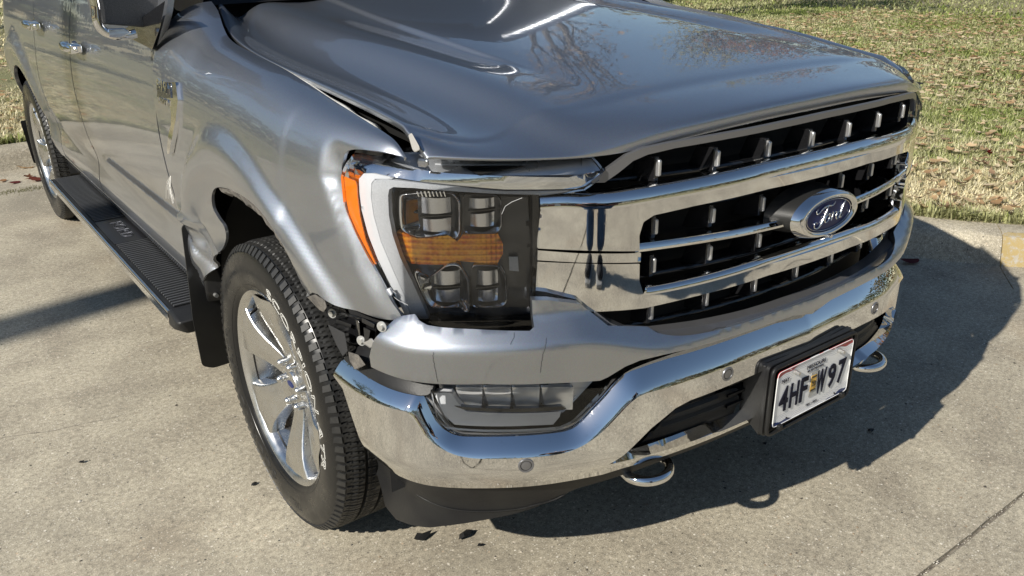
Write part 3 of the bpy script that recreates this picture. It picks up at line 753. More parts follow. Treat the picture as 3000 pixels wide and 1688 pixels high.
# white/bare inner flange seen in the widened bonnet gap
def ribbon(name,A,B_,m,parent,n=40,**k):
    a=spl2(A,8);b=spl2(B_,8);V=[];F=[]
    for i in range(len(a)):
        V+=[a[i],b[i]]
        if i: F.append((2*i-2,2*i-1,2*i+1,2*i))
    o=mesh(name,V,F,m,parent,**k); return o
fl_o=[];fl_i=[]
for i,y in enumerate((.42,.46,.52,.60,.68,.78,.88,.98,1.08)):
    p=fender(y,1.35); wv=(.012,.020,.011,.022,.014,.016,.010,.006,.003)[i]
    fl_o.append((p[0]+.002,y,p[2]-.003)); fl_i.append((p[0]+.004+wv,y,p[2]-.012))
solidify(ribbon('fender_flange',fl_o,fl_i,'primer',T),.002)
# gap brace block near the lamp
hull('fender_bracket',[(-0.9,0.2889,1.2066),(-0.9,0.2752,1.2135),(-0.9,0.2499,1.1925),(-0.9,0.2469,1.1852),(-0.9,0.2668,1.1769),(-0.9,0.2755,1.1792)]+[(-0.896,0.2961,1.2048),(-0.896,0.2823,1.2117),(-0.896,0.2568,1.1906),(-0.896,0.2539,1.1833),(-0.896,0.2738,1.1749)],'dull_flange',T,bev=.002)
# dark gap under bonnet edge
mesh('engine_bay_liner',[(-.885,1.34,1.22),(-.86,.30,1.10),(-.80,.30,1.10),(-.80,1.34,1.22)],[(0,1,2,3)],'void',T)
mesh('lamp_cavity',[(-.88,.55,1.13),(-.55,.30,1.13),(-.55,.30,.78),(-.86,.50,.78)],[(0,1,2,3)],'void',T)
# mirrored undamaged fender on the far side
def fender_clean(y,s):
    x,yy,z=(sidex(y,s),y,s) if s<=1.02 else fender(y,s)
    k_=sst((1.1-y)/.7);x*=1-.05*k_;z-=.03*k_*(z>1.0)
    return (-x,yy,z)
FEN2=[(y,1.35) for y in (1.52,1.33,1.05,.8,.6,.43,.34)]+[(.30,1.25),(.36,1.12),(.42,1.05),(.40,.95),(.36,.85),(.33,.80)]
FEN2+=[(WY-.56*math.cos(a),WZ+.56*math.sin(a)) for a in [math.radians(d) for d in range(44,176,8)]]+[(1.55,.50),(1.60,.50),(1.64,.95),(1.66,1.25),(1.66,1.35)]
panel('front_fender',FEN2,fender_clean,'paint',T,h=.04,thick=.02,inward=(-1,0,0))
# A-pillar base strip / cowl side between fender and door
# -- doors
def door_fn(y,z):
    x=sidex(y,z)
    # lower character line: shallow scoop along the sill
    x+=.010*math.exp(-((z-.66)/.06)**2)
    return (x,y,z)
def mir(f): return lambda y,z:(-f(y,z)[0],y,z)
FD=[(1.628,.50),(1.635,.62),(1.640,.80),(1.652,.95),(1.672,1.12),(1.66,1.25),(1.60,1.36),(1.60,1.42),(2.935,1.42),(2.935,.50)]
RD=[(2.947,.50),(2.947,1.42),(3.80,1.42),(3.80,1.05),(3.86,.90),(3.87,.80),(3.80,.62),(3.78,.50)]
for f,inn in ((door_fn,IN),(mir(door_fn),(-1,0,0))):
    fd=panel('front_door',FD,f,'paint',T,h=.03,hb=.02,thick=.018,inward=inn,rnd=.012)
    rd=panel('rear_door',RD,f,'paint',T,h=.03,hb=.02,thick=.018,inward=inn,rnd=.012)
    if f is door_fn: FDO,RDO=fd,rd
    arch=[(RY-.50*math.cos(a),WZ+.50*math.sin(a)) for a in [math.radians(d) for d in range(8,173,7)]]
    BS=[(3.812,1.42),(3.812,1.05),(3.872,.90),(3.882,.80),(3.812,.62),(3.79,.50)]+[(3.95,.50)]+arch+[(5.1,.52),(5.5,.56),(5.52,.93)]+[(5.42,.96),(5.42,1.30),(5.52,1.33),(5.52,1.42)]
    def bedf(y,z,f=f):
        p=f(y,z);k=.092*sst((y-4.8)/.6);return (p[0]+(k if p[0]<0 else -k),y,z)
    panel('bed_side',BS,bedf,'paint',T,h=.035,hb=.025,thick=.02,inward=inn,rnd=.01)
    def tl(y,z,f=f): q=bedf(y,z); return (q[0]*1.002,y,z)
    panel('tail_light',[(5.43,.965),(5.43,1.30),(5.53,1.33),(5.53,.95)],tl,'red_lens',T,h=.03,thick=.05,inward=inn,rnd=.01,bev=.006)
    # sill below the doors
    def sill(y,z,s=(1 if f is door_fn else -1)): return (s*(-.985+(.5-z)*.45),y,z)
    panel('sill',[(1.50,.492),(3.95,.492),(3.95,.42),(1.62,.42)],sill,'paint',T,h=.05,thick=.02,inward=inn,bev=.008)
# black shadow-gap backing behind the door seams
mesh('seam_backing',[(-.93,1.45,.42),(-.93,5.3,.42),(-.93,3.7,1.40),(-.90,1.62,1.08),(-.93,5.3,1.2)],[(0,1,4,2,3)],'void',T)
mesh('seam_backing',[(.93,1.45,.42),(.93,5.3,.42),(.93,3.7,1.40),(.90,1.45,1.34),(.93,5.3,1.2)],[(0,1,4,2,3)],'void',T)
# door handles
def handle(y,z,parent):
    x=-1.018
    pod=[]
    for i in range(17):
        t=i/16;pod.append((x-.010-.032*math.sin(PI*min(1,max(0,t)))**.45,y+.105-.21*t,z+.004*math.sin(PI*t)))
    tube('handle',pod,.014,'chrome',parent,n=12,radii=[.010+.006*math.sin(PI*i/16) for i in range(17)],flat=1.25)
    hull('handle_cap',[(x-.036,y-.10,z-.018),(x-.036,y-.10,z+.018),(x-.043,y-.06,z-.020),(x-.043,y-.06,z+.020),(x+.002,y-.115,z-.014),(x+.002,y-.115,z+.014),(x+.002,y-.06,z-.018),(x+.002,y-.06,z+.018)],'chrome',parent,bev=.004)
    bowl=[]
    mesh('handle_recess',[(x+.000,y+.07*math.cos(a),z+.028*math.sin(a)-.002) for a in [2*PI*i/20 for i in range(20)]],[tuple(range(20))],'blkg',parent)
handle(2.74,1.165,FDO); handle(3.62,1.19,RDO)
# mirror: ribbed black underside, chrome arm and a body-coloured cap
M['mirror_plastic']=mat('pebbled_dark_grey_plastic',(.065,.066,.068),.55,bump=(380,.9,.002),var=(300,(.12,.12,.12)))
MB=[(-1.1144,1.7,1.3278),(-0.9892,1.7,1.3091),(-0.9661,1.7,1.3493),(-0.9234,1.7,1.3865),(-0.9075,1.7,1.4446),(-1.1256,1.7,1.4536),(-1.1166,1.7,1.395)]
hull('door_mirror',[Vector(p) for p in MB]+[Vector(p)+Vector((0,.13,.012)) for p in MB]+[Vector(p)+Vector((0,0,.22)) for p in MB[4:6]]+[Vector(p)+Vector((0,.12,.22)) for p in MB[4:6]],'mirror_plastic',T,bev=.006,seg=3)
MA=[(-1.1233,1.685,1.4816),(-1.1267,1.685,1.4169),(-1.1265,1.685,1.3793),(-1.1301,1.685,1.3414),(-1.1203,1.685,1.3138),(-1.0904,1.685,1.296),(-1.0551,1.685,1.2933),(-1.029,1.685,1.2972)]
tube('mirror_arm',spl2([Vector(p) for p in MA],4),.011,'chrome',T,n=12,flat=1.2)
hull('mirror_arm_tip',[tuple(p) for p in [(-1.1078,1.67,1.3178),(-1.0642,1.67,1.3166),(-1.0418,1.67,1.3013),(-1.079,1.67,1.2884),(-1.111,1.67,1.2909)]]+[tuple(p) for p in [(-1.1015,1.7,1.3152),(-1.0575,1.7,1.314),(-1.0348,1.7,1.2985),(-1.0724,1.7,1.2855),(-1.1047,1.7,1.288)]],'chrome',T,bev=.003)
hull('mirror_sail_and_reflection',[tuple(p) for p in [(-1,1.6539,1.3171),(-1,1.4193,1.402),(-1,1.5129,1.3251),(-1,1.6456,1.2504),(-1,1.8664,1.2791),(-1,2.0258,1.2713)]]+[tuple(p) for p in [(-0.985,1.7142,1.3118),(-0.985,1.4745,1.3986),(-0.985,1.5701,1.32),(-0.985,1.7058,1.2436),(-0.985,1.9313,1.273),(-0.985,2.0941,1.265)]],'blkg',T,bev=.002)  # gloss black sail; its outline also stands in for the mirror foot's dark reflection
# cab: roof, pillars, screens (mostly seen mirrored in the bonnet)
def cab():
    wsb=[(-.78,1.92,1.41),(0,1.80,1.405),(.78,1.92,1.41)];wst=[(-.62,2.30,1.86),(0,2.22,1.89),(.62,2.30,1.86)]
    mesh('windscreen',wsb+wst,[(0,1,4,3),(1,2,5,4)],'glassy',T)
    V,F=bspline([[(-.66,2.12,1.86),(-.4,2.08,1.90),(0,2.06,1.91),(.4,2.08,1.90),(.66,2.12,1.86)],[(-.68,2.8,1.93),(-.4,2.8,1.965),(0,2.8,1.975),(.4,2.8,1.965),(.68,2.8,1.93)],[(-.66,3.7,1.88),(-.4,3.72,1.93),(0,3.72,1.94),(.4,3.72,1.93),(.66,3.7,1.88)]],12,16)
    mesh('roof',V,F,'paint',T)
    for s in (-1,1):
        tube('pillar',[(s*.86,1.70,1.38),(s*.77,1.98,1.62),(s*.66,2.26,1.87),(s*.68,2.8,1.94),(s*.67,3.68,1.89),(s*.80,3.85,1.45)],.05,'paint',T,n=8)
        mesh('side_glass',[(s*.93,1.75,1.40),(s*.93,3.85,1.40),(s*.72,3.65,1.86),(s*.70,2.15,1.86)],[(0,1,2,3)],'glassy',T)
        tube('pillar',[(s*.935,2.94,1.40),(s*.71,2.92,1.90)],.045,'blkg',T,n=8)
    mesh('rear_glass',[(-.78,3.86,1.42),(.78,3.86,1.42),(.64,3.72,1.87),(-.64,3.72,1.87)],[(0,1,2,3)],'glassy',T)
    mesh('cowl',[(-.76,1.745,1.36),(.76,1.745,1.36),(.78,1.92,1.41),(-.78,1.92,1.41),(0,1.745,1.365),(0,1.80,1.405)],[(0,4,5,3),(4,1,2,5)],'blk',T)
    mesh('bed_floor',[(-.9,3.85,.95),(.9,3.85,.95),(.9,5.45,.95),(-.9,5.45,.95)],[(0,1,2,3)],'blk',T)
    mesh('tailgate',[(-.9,5.5,.6),(.9,5.5,.6),(.9,5.5,1.42),(-.9,5.5,1.42)],[(0,1,2,3)],'paint',T)
    box('cabin_void',(0,2.80,1.0),(1.74,1.95,.76),'void',T,bev=0)
    box('underbody',(0,2.9,.56),(1.5,4.9,.22),'void',T,bev=0)
    box('engine_block',(0,.95,.80),(1.1,1.1,.60),'void',T,bev=0)
    # black inner arches
    for s in (-1,1):
        for cy in (WY,RY):
            V=[];F=[]
            for i in range(19):
                a=math.radians(-5+190*i/18)
                for x in (.955,.60):
                    r=.555 if cy==WY else .50
                    V.append((s*x,cy-r*math.cos(a),WZ+r*math.sin(a)))
                if i: k=2*i;F.append((k-2,k-1,k+1,k))
            F.append(tuple(range(1,38,2)))
            mesh('wheel_liner',V,F,'liner',T)
cab()
# -- bonnet
def hood():
    X=[0,.16,.30,.40,.46,.54,.62,.68,.74,.80,.845,.878]
    YT=[.25,.335,.45,.65,.95,1.35]
    ZT={0:(1.246,1.257,1.272,1.292,1.318,1.342),.16:(1.246,1.257,1.271,1.291,1.317,1.341),.30:(1.243,1.254,1.268,1.288,1.315,1.339),.40:(1.240,1.251,1.264,1.283,1.312,1.336),
        .46:(1.236,1.246,1.254,1.270,1.293,1.318),.54:(1.231,1.246,1.259,1.279,1.301,1.322),.62:(1.226,1.248,1.264,1.287,1.310,1.330),.68:(1.194,1.206,1.218,1.238,1.260,1.282),.74:(1.180,1.192,1.201,1.215,1.231,1.252),.80:(1.176,1.200,1.209,1.221,1.236,1.258),
        .845:(1.176,1.214,1.228,1.241,1.255,1.277),.878:(1.172,1.220,1.232,1.245,1.262,1.290)}
    LZ=[(0,1.178),(.16,1.177),(.30,1.169),(.40,1.162),(.46,1.157),(.52,1.150),(.60,1.148),(.75,1.156),(.83,1.162),(.90,1.170)]
    def lip(x,sd): 
        s=GC.sx(sd*x);return GC.at(s,.0)[1]
    def side(sd):
        col=[]
        for x in X:
            zl=tab(LZ,x);yl=lip(x,sd);u=1. if x<.5 else max(0.,1-(x-.5)/.10)
            lh=.026*u+.006*(1-u)
            seam=[(.889,.22),(.884,.35),(.880,.45),(.874,.65),(.870,.95),(.866,1.2),(.856,1.36),(.805,1.55),(.745,1.75)]
            def xs(y,x=x):
                if x<.7: return x
                e=tab([(b,a) for a,b in seam],y);return .7+(x-.7)*(e*(1 if sd<0 else .962)-.7)/(.878-.7)
            xl=xs(yl) if x>=.7 else x
            zz=ZT[x]; TT=[(y_,z_) for y_,z_ in zip(YT,zz)]+[(1.62,zz[5]+(.062 if x>.86 else .078 if x>.79 else .058 if x>.7 else .028)),(1.82,zz[5]+(.085 if x>.86 else .100 if x>.79 else .080 if x>.7 else .042))]; HZ=lambda y_:tab(TT,y_)
            c=[(xl,yl+.030,zl-.004),(xl,yl+.002,zl),(xl,yl,zl+.002),(xl,yl-.003,zl+lh),(xl,yl+.004,zl+lh+.008*u+.004)]
            y2=max(yl+.13,.22) if x<.7 else yl+.085;z25=HZ(y2)-(.010 if y2<.25 and x<.6 else 0)
            # front face leans back, then rolls into the top
            zb=c[-1][2]
            dy_=y2-yl;c+=[(xl,yl+dy_*.30,zb+(z25-zb)*.42),(xl,yl+dy_*.62,zb+(z25-zb)*.80),(xl,yl+dy_*.88,z25-.001),(xs(y2),y2,z25+.005),(xs(y2+.03),y2+.03,HZ(y2+.03)+.002)]
            ye=1.74
            for t in (.12,.24,.38,.55,.76,.92,1.0):
                y=y2+(ye-y2)*t;c.append((xs(y),y,HZ(y)))
            c.append((xs(ye),ye+.006,HZ(ye)-.006)); c.append((xs(ye),ye+.008,HZ(ye)-.03))
            col.append(c)

        ex=list(col)
        n_=len(col[-1]);q=col[-1];sg_=1
        ex.append([(p[0]+.004,p[1],p[2]-.005) for p in q]); ex.append([(p[0]+.001,p[1]+.002,p[2]-.016) for p in q])
        return ex
    L_=side(-1);R_=side(1)
    def drp(p): x,y,z=p;return (x,y,z-.040*sst((x-.45)/.42)*(1-sst((y-.32)/.5)))
    left=[[(-p[0],p[1],p[2]) for p in c] for c in L_[::-1]]
    ctrl=left[:-1]+[[drp(p) for p in c] for c in R_]
    V,F=bspline(ctrl,380,150)
    # the power-bulge crease: sharp step lines converging forward
    out=[]
    for v in V:
        ax=abs(v.x);y=v.y
        if y>.28:
            cx=.425+.05*(.5-y)*(1 if y<.5 else .4)
            d=ax-cx-.02*math.sin(y*2.2);k=sst((y-.45)/.30)
            v=Vector((v.x,v.y,v.z-.010*k*sst(d/.012+.5)*math.exp(-(max(0,d)/.07)**2)))
        out.append(v)
    o=mesh('bonnet',out,F,'paint',T,sharp=60); solidify(o,.003,1 if False else -1)
    return o
BON=hood()
mesh('bonnet_inner',[(-.80,.20,1.13),(.80,.20,1.13),(.80,1.3,1.20),(-.80,1.3,1.20),(0,.10,1.145),(0,1.3,1.24)],[(0,4,5,3),(4,1,2,5)],'void',T)
# ---------------------------------------------------------------- grille
gr=panel('grille_backing',[(FC.sx(-.70),.74),(FC.sx(-.70),1.17),(FC.sx(.70),1.17),(FC.sx(.70),.74)],shell(FC,-.14),'void',T,h=.08,thick=.01); GR=gr; GR.name='grille'
def F_sym(p): return [(a,b) for a,b in p]+[(-a,b) for a,b in p[::-1]]
def tiltz(z): 
    return z
# main chrome frame: two side panels joined by the upper bar
def bar(name,zb,zt,x0,x1,off=0.,bevel=.018,bdepth=.022,mt='chrome',curve=FC,slope=0.):
    """horizontal bar with upright face and leaned-back top, following the nose curve"""
    V=[];F=[];n=60
    a0,a1=curve.sx(x0),curve.sx(x1)
    for i in range(n+1):
        s=a0+(a1-a0)*i/n;d=slope*(s/.7)
        R=.004
        prof=[(-.05,zb+.002),(-.004,zb),(-.001,zb+.001),(0,zb+.005),(.001,(zb+zt-bevel)/2),(0,zt-bevel-.004),(-.0015,zt-bevel),(-.004,zt-bevel+.003),(-bdepth+.003,zt-.002),(-bdepth,zt),(-.05,zt-.002)]
        for o,z in prof:
            x,y=curve.at(s,off+o);V.append((x,y,z+d))
        m=len(prof)
        if i:
            for j in range(m-1): k=(i-1)*m+j;F.append((k,k+1,k+m+1,k+m))
    F+=[tuple(range(m)),tuple(range(n*m,n*m+m))]
    return mesh(name,V,F,mt,GR,sharp=32)
SL=-.012
for a,b in ((-.51,-.10),(.15,.56)): bar('middle_bar',.932,.950,a,b,off=-.006,bevel=.004,bdepth=.006,slope=SL)
def offpoly(P,w):
    o=[]
    for i,p in enumerate(P):
        a=P[max(0,i-1)];b=P[min(len(P)-1,i+1)];ex,ez=b[0]-a[0],b[1]-a[1];l=math.hypot(ex,ez) or 1
        o.append((p[0]+ez/l*w,p[1]-ex/l*w))
    return o
def band(name,crease,w,depth,curve,m,parent,base=0.,n=7,tuck=.02):
    """bevel band: from the crease line back and up (to the left of travel when w<0)"""
    top=offpoly(crease,w);V=[];F=[];k=n+2
    for c,t in zip(crease,top):
        for j in range(n+1):
            q=j/n;s_=c[0]+(t[0]-c[0])*math.sin(q*PI/2)**.9;z_=c[1]+(t[1]-c[1])*math.sin(q*PI/2)**.9
            x,y=curve.at(s_,base-depth*(1-math.cos(q*PI/2)));V.append((x,y,z_))
        x,y=curve.at(t[0],base-depth-tuck);V.append((x,y,t[1]-.003*(1 if w<0 else -1)))
    for i in range(len(crease)-1):
        for j in range(k-1): a=i*k+j;F.append((a,a+1,a+k+1,a+k))
    return mesh(name,V,F,m,parent,sharp=50)
UPP=[(-0.7295,0.9697),(-0.7288,0.9894),(-0.7252,1.0327),(-0.7223,1.0772),(-0.6766,1.0779),(-0.6282,1.0725),(-0.5718,1.0714),(-0.5089,1.0751),(-0.3922,1.0795),(-0.1973,1.0891)]
UPI=[(-0.5127,0.9472),(-0.5151,0.9812),(-0.5072,1.0098),(-0.4836,1.0216),(-0.3882,1.0291),(-0.1901,1.0379)]
LOP=[(-0.5114,0.9189),(-0.5104,0.8802),(-0.4992,0.863),(-0.4827,0.8581),(-0.3746,0.8599),(-0.1663,0.871)]
LOI=[(-0.729,0.9408),(-0.7351,0.8357),(-0.6746,0.8275),(-0.5936,0.8193),(-0.4943,0.8147),(-0.3715,0.8206),(-0.1603,0.8289)]
def sm3(P): return spl2(P,5)
rt=lambda L:[(-a*.985,b+SL*(1.8*abs(a)/.7)) for a,b in L]
# upper frame: crease of the top bevel, left to right
UT=[p for p in UPP if p[1]>1.02 and p!=UPP[0] and p!=UPP[1]][1:]
uc=sm3([(a,b-.026) for a,b in UT]);uc=uc+rt(uc)[::-1]
mk_=uc+rt(UPP[:2])[::-1]+rt(UPI)+UPI[::-1]+UPP[:2]
UF=panel('upper_chrome_frame',mk_,shell(FC,.002),'chrome',GR,h=.014,hb=.010,thick=.03,rnd=.004)
band('frame_bevel',uc,-.032,.024,FC,'chrome',GR,base=.0021)
lc=[(a,b-.014) for a,b in LOP[2:]];
lsm=sm3(lc);lsm=lsm+rt(lsm)[::-1]
mk2=LOI+rt(LOI)[::-1]+rt([p for p in LOP if b is not None and p[1]>=.858])+lsm[::-1]+[p for p in LOP if p[1]>=.858][::-1]
LF=panel('lower_chrome_frame',LOI+rt(LOI)[::-1]+rt(LOP[:2])+lsm[::-1]+LOP[:2][::-1],shell(FC,.002),'chrome',GR,h=.014,hb=.010,thick=.03,rnd=.003)
band('frame_bevel',lsm,-.017,.016,FC,'chrome',GR,base=.0021)
MD=[(-0.7282,0.9659),(-0.7289,0.9445),(-0.6399,0.9342),(-0.51,0.9225),(-0.5102,0.9431),(-0.6402,0.9544)]
for sg in (1,-1): panel('middle_side_strip',[((a if sg==1 else -a*.985),b+(0 if sg==1 else SL*1.8*abs(a)/.7)) for a,b in MD],shell(FC,.003),'chrome',GR,h=.014,hb=.010,thick=.02,bev=.0025)
panel('frame_gap_backing',[(-.74,.86),(-.74,1.07),(-.50,1.05),(-.50,.86)],shell(FC,-.03),'void',GR,h=.05,thick=.01)
panel('frame_gap_backing',[(.72,.84),(.72,1.05),(.53,1.03),(.53,.84)],shell(FC,-.03),'void',GR,h=.05,thick=.01)
# vertical black divider between lamp and grille
panel('lamp_gap_trim',[(-0.7363,1.0837),(-0.7208,1.0761),(-0.7291,0.8178),(-0.7384,0.7578)],shell(FC,-.02),'blkg',GR,h=.02,thick=.02,inward=(.3,1,0))
for i in range(-6,7):
    x=.095*i
    box('shutter_blade',(x,.165+.22*x*x,.955),(.075,.004,.40),'shutter',GR,bev=.002)
# vertical teeth, three full rows and a short bottom row
def tooth(x,z0,z1,d0=.045,top=False):
    y=.018+.22*x*x-.006
    w_=.0040
    hull('grille_tooth',[(x-w_,y,z0),(x+w_,y,z0),(x-w_,y,z1),(x+w_,y,z1),(x-w_,y+.012,z0-.002),(x+w_,y+.012,z0-.002),(x-w_,y+.012,z1+.003),(x+w_,y+.012,z1+.003)],'satin_tooth',GR,bev=.0025)
    hull('tooth_stem',[(x-w_-.002,y+.010,z0-.012),(x+w_+.002,y+.010,z0-.012),(x-w_-.002,y+.010,z1+.006),(x+w_+.002,y+.010,z1+.006),(x-w_-.002,y+.09,z0-.03),(x+w_,y+.09,z0-.03),(x-w_-.002,y+.06,z1+.006),(x+w_,y+.06,z1+.006)],'blkg',GR,bev=.002)
M['satin_tooth']=mat('satin_silver_tooth',(.60,.60,.60),.35,.8)
for i in range(-3,4):
    x=i*.1501
    tooth(x,1.096,1.129)
    tooth(x,.970,1.002) ; tooth(x,.883,.915)
    tooth(x,.772,.812)
# slat shelves in the dark
for z in (1.088,1.010,.925,.862,.80,.745):
    bar('slat',z-.012,z,-.66,.66,off=-.075,bevel=.004,bdepth=.004,mt='blkg')
def rim_strip(name,outer,inner,off,m,th=.012,bev=.003):
    return panel(name,outer+inner[::-1],shell(FC,off),m,GR,h=.02,hb=.014,thick=th,bev=bev)
so=[(-.605,1.098),(-.565,1.128),(-.535,1.149),(-.50,1.160),(-.44,1.166),(-.30,1.172),(-.15,1.177),(0,1.179)]
si=[(-.575,1.096),(-.55,1.113),(-.520,1.136),(-.49,1.146),(-.43,1.153),(-.30,1.159),(-.15,1.164),(0,1.166)]
sm=lambda L:[(FC.sx(a),b) for a,b in L]+[(FC.sx(-a),b-(.004 if abs(a)>.3 else 0)) for a,b in L[-2::-1]]
rim_strip('upper_surround',sm(so),sm(si),-.012,'satin')
lo_=[(-.59,.822),(-.56,.792),(-.52,.768),(-.46,.755),(-.35,.747),(-.2,.742),(0,.740)]
li=[(-.60,.812),(-.575,.778),(-.53,.748),(-.46,.731),(-.35,.721),(-.2,.716),(0,.714)]
rim_strip('lower_surround',sm(li),sm(lo_),.004,'satin',th=.03)
# oval badge
def oval():
    cx,cz,y0=-.014,.954,-.062
    root=GR
    def ring(name,a0,b0,a1,b1,d0,d1,m,par,n=72,prof=6,bulge=.006):
        V=[];F=[]
        for i in range(n):
            t=2*PI*i/n
            for j in range(prof+1):
                q=j/prof;a=a0+(a1-a0)*q;b=b0+(b1-b0)*q;y=d0+(d1-d0)*q-bulge*math.sin(PI*q)
                V.append((cx+a*math.cos(t),y,cz+b*math.sin(t)))
        m_=prof+1
        for i in range(n):
            for j in range(prof): F.append((i*m_+j,i*m_+j+1,((i+1)%n)*m_+j+1,((i+1)%n)*m_+j))
        return mesh(name,V,F,m,par,sharp=70)
    cup=ring('badge_housing',.098,.046,.128,.056,y0+.02,y0+.085,'blk',root,bulge=0)
    r=ring('oval_badge',.090,.040,.121,.056,y0+.002,y0+.018,'chrome',T,bulge=.012)
    ring('badge_ring',.0885,.0385,.0925,.0415,y0+.001,y0+.002,'silver_letter',r,bulge=.002)
    V=[(cx,y0-.001,cz)];F=[]
    for k in range(1,7):
        for i in range(48):
            t=2*PI*i/48;V.append((cx+.091*k/6*math.cos(t),y0+.001+.004*(k/6)**2,cz+.0412*k/6*math.sin(t)))
    for i in range(48): F.append((0,1+i,1+(i+1)%48))
    for k in range(5):
        for i in range(48): a=1+k*48;F.append((a+i,a+(i+1)%48,a+48+(i+1)%48,a+48+i))
    face=mesh('badge_face',V,F,'blue',r)
    # thin inner silver line
    tube('badge_line',[(cx+.083*math.cos(t),y0+.002,cz+.0352*math.sin(t)) for t in [2*PI*i/60 for i in range(60)]],.0009,'silver_letter',r,n=6,closed=True)
    # script lettering drawn as strokes of varying weight
    S={'F1':[((-34,17),.8),((-38,12),1.6),((-34,8),1.8),((-27,10),1.4),((-18,16),1.7),((-5,19),2.0),((8,17),1.6),((16,19),1.2),((20,23),.5)],
       'F2':[((-2,18),.8),((-6,10),2.2),((-13,-4),2.8),((-21,-16),2.6),((-30,-21),1.8),((-39,-18),1.6),((-40,-11),1.4),((-35,-8),1.2),((-31,-12),.6)],
       'F3':[((-24,1),.6),((-14,2),1.3),((-5,4),1.5),((-1,7),.6)],
       'o':[((2,2),1.2),((-5,-1),2.0),((-9,-9),2.0),((-5,-14),1.8),((2,-11),1.8),((6,-4),1.8),((4,2),1.4),((8,1),.9),((12,2),.6)],
       'r':[((14,4),.6),((17,0),1.6),((12,-13),2.0),((16,-4),1.3),((23,2),1.2),((28,0),1.8),((29,-3),.8)],
       'd1':[((40,0),1.2),((33,-1),1.9),((28,-8),2.0),((31,-14),1.7),((37,-11),1.6),((43,-3),1.4)],
       'd2':[((56,19),.8),((51,13),1.9),((45,0),2.1),((41,-11),2.0),((46,-13),1.2),((52,-9),.6)]}
    k_=.00118
    for nm,st in S.items():
        pts=[(p[0],p[1],r_) for p,r_ in st];q=spl2(pts,6)
        path=[(cx+(u-6)*k_,y0-.0005+.002*abs(u/60),cz+(v+1)*k_*1.02) for u,v,_ in q]
        tube('badge_script',path,.001,'silver_letter',r,n=6,radii=[max(.0004,w*k_*.95) for _,_,w in q])
    tube('badge_sensor',[(cx+.0,y0-.012,cz-.049),(cx+.0,y0+.01,cz-.049)],.0045,'chrome',r,n=10)
oval()
# ---------------------------------------------------------------- headlamp
def poly_ring(name,outer,inner,off,depth,m,parent,bev=.002):
    return panel(name,outer,shell(FC,off),m,parent,holes=[inner],h=.02,hb=.008,thick=depth,bev=bev,sharp=60)
HL=[(-1.1281,1.1545),(-1.1417,1.1292),(-1.1467,1.1012),(-1.1464,1.0427),(-1.1303,1.0047),(-1.113,0.9726),(-1.0751,0.9125),(-1.0302,0.834),(-1.0042,0.7992),(-0.9829,0.7852),(-0.9555,0.7799),(-0.8913,0.7784),(-0.7427,0.771),(-0.7332,0.7914),(-0.7301,0.8347),(-0.725,1.0808),(-0.6767,1.0828),(-0.6341,1.0876),(-0.608,1.1042),(-0.5925,1.124),(-0.6033,1.1384),(-0.6126,1.1492),(-0.7772,1.1591),(-0.9396,1.1624),(-1.0056,1.161),(-1.0504,1.1647),(-1.1018,1.1641)]
def lens_prof(s,z): 
    # rolls back along the top and bottom
    return -.045*sst((z-1.10)/.085)-.012*sst((.83-z)/.05)
CO=lambda s,z:.050*sst((abs(s)-1.0)/.06)
HLO=panel('headlight',HL,shell(FC,-.075,CO),'blkg',T,h=.03,hb=.015,thick=.0,inward=(.6,.8,0)); 
panel('lens',HL,shell(FC,.004,lens_prof),'lens',HLO,h=.012,hb=.008,thick=.010,bev=.002)
Q='@900,400,2.415 '
def hp(nm,pts,off,m,th=.008,bev=.0015,prof=None,h=.012): return panel(nm,pts,shell(FC,off,prof),m,HLO,h=h,hb=.007,thick=th,bev=bev)
topb=None
# chrome outer bezel running down the outboard edge and over the top
hp('chrome_bezel',[(-1.1503,1.1352),(-1.1308,1.1546),(-1.1135,1.1592),(-1.0544,1.1454),(-0.9907,1.1319),(-0.9033,1.1242),(-0.7633,1.116),(-0.6637,1.1109),(-0.6118,1.1196),(-0.5954,1.1128),(-0.6024,1.0988),(-0.649,1.087),(-0.7915,1.0907),(-0.9042,1.1026),(-0.974,1.1095),(-1.0235,1.1147),(-1.0644,1.1161),(-1.0948,1.1142),(-1.107,1.1058),(-1.1127,1.0856),(-1.1123,1.0616),(-1.1075,1.0227),(-1.0972,0.9873),(-1.0807,0.9556),(-1.0618,0.9143),(-1.0309,0.8543),(-1.0122,0.8039),(-1.0316,0.8014),(-1.0615,0.8364),(-1.0881,0.8839),(-1.1163,0.93),(-1.1414,0.976),(-1.1578,1.0262),(-1.1607,1.078),(-1.157,1.1118)],-.012,'chrome',prof=lambda s,z:-.045*sst((z-1.11)/.07))
hp('light_guide_smooth',[(-1.1069,1.1021),(-1.0919,1.1153),(-1.0655,1.1184),(-1.0284,1.1152),(-1.0222,1.1113),(-1.063,1.1076),(-1.0731,1.0976),(-1.0777,1.0704),(-1.0746,1.0286),(-1.0613,0.9752),(-1.0379,0.9188),(-1.0121,0.8577),(-1.0008,0.8065),(-1.0108,0.8054),(-1.0387,0.8674),(-1.0728,0.9327),(-1.0946,0.9855),(-1.1071,1.0359),(-1.1089,1.0719)],-.009,'frost',th=.015)
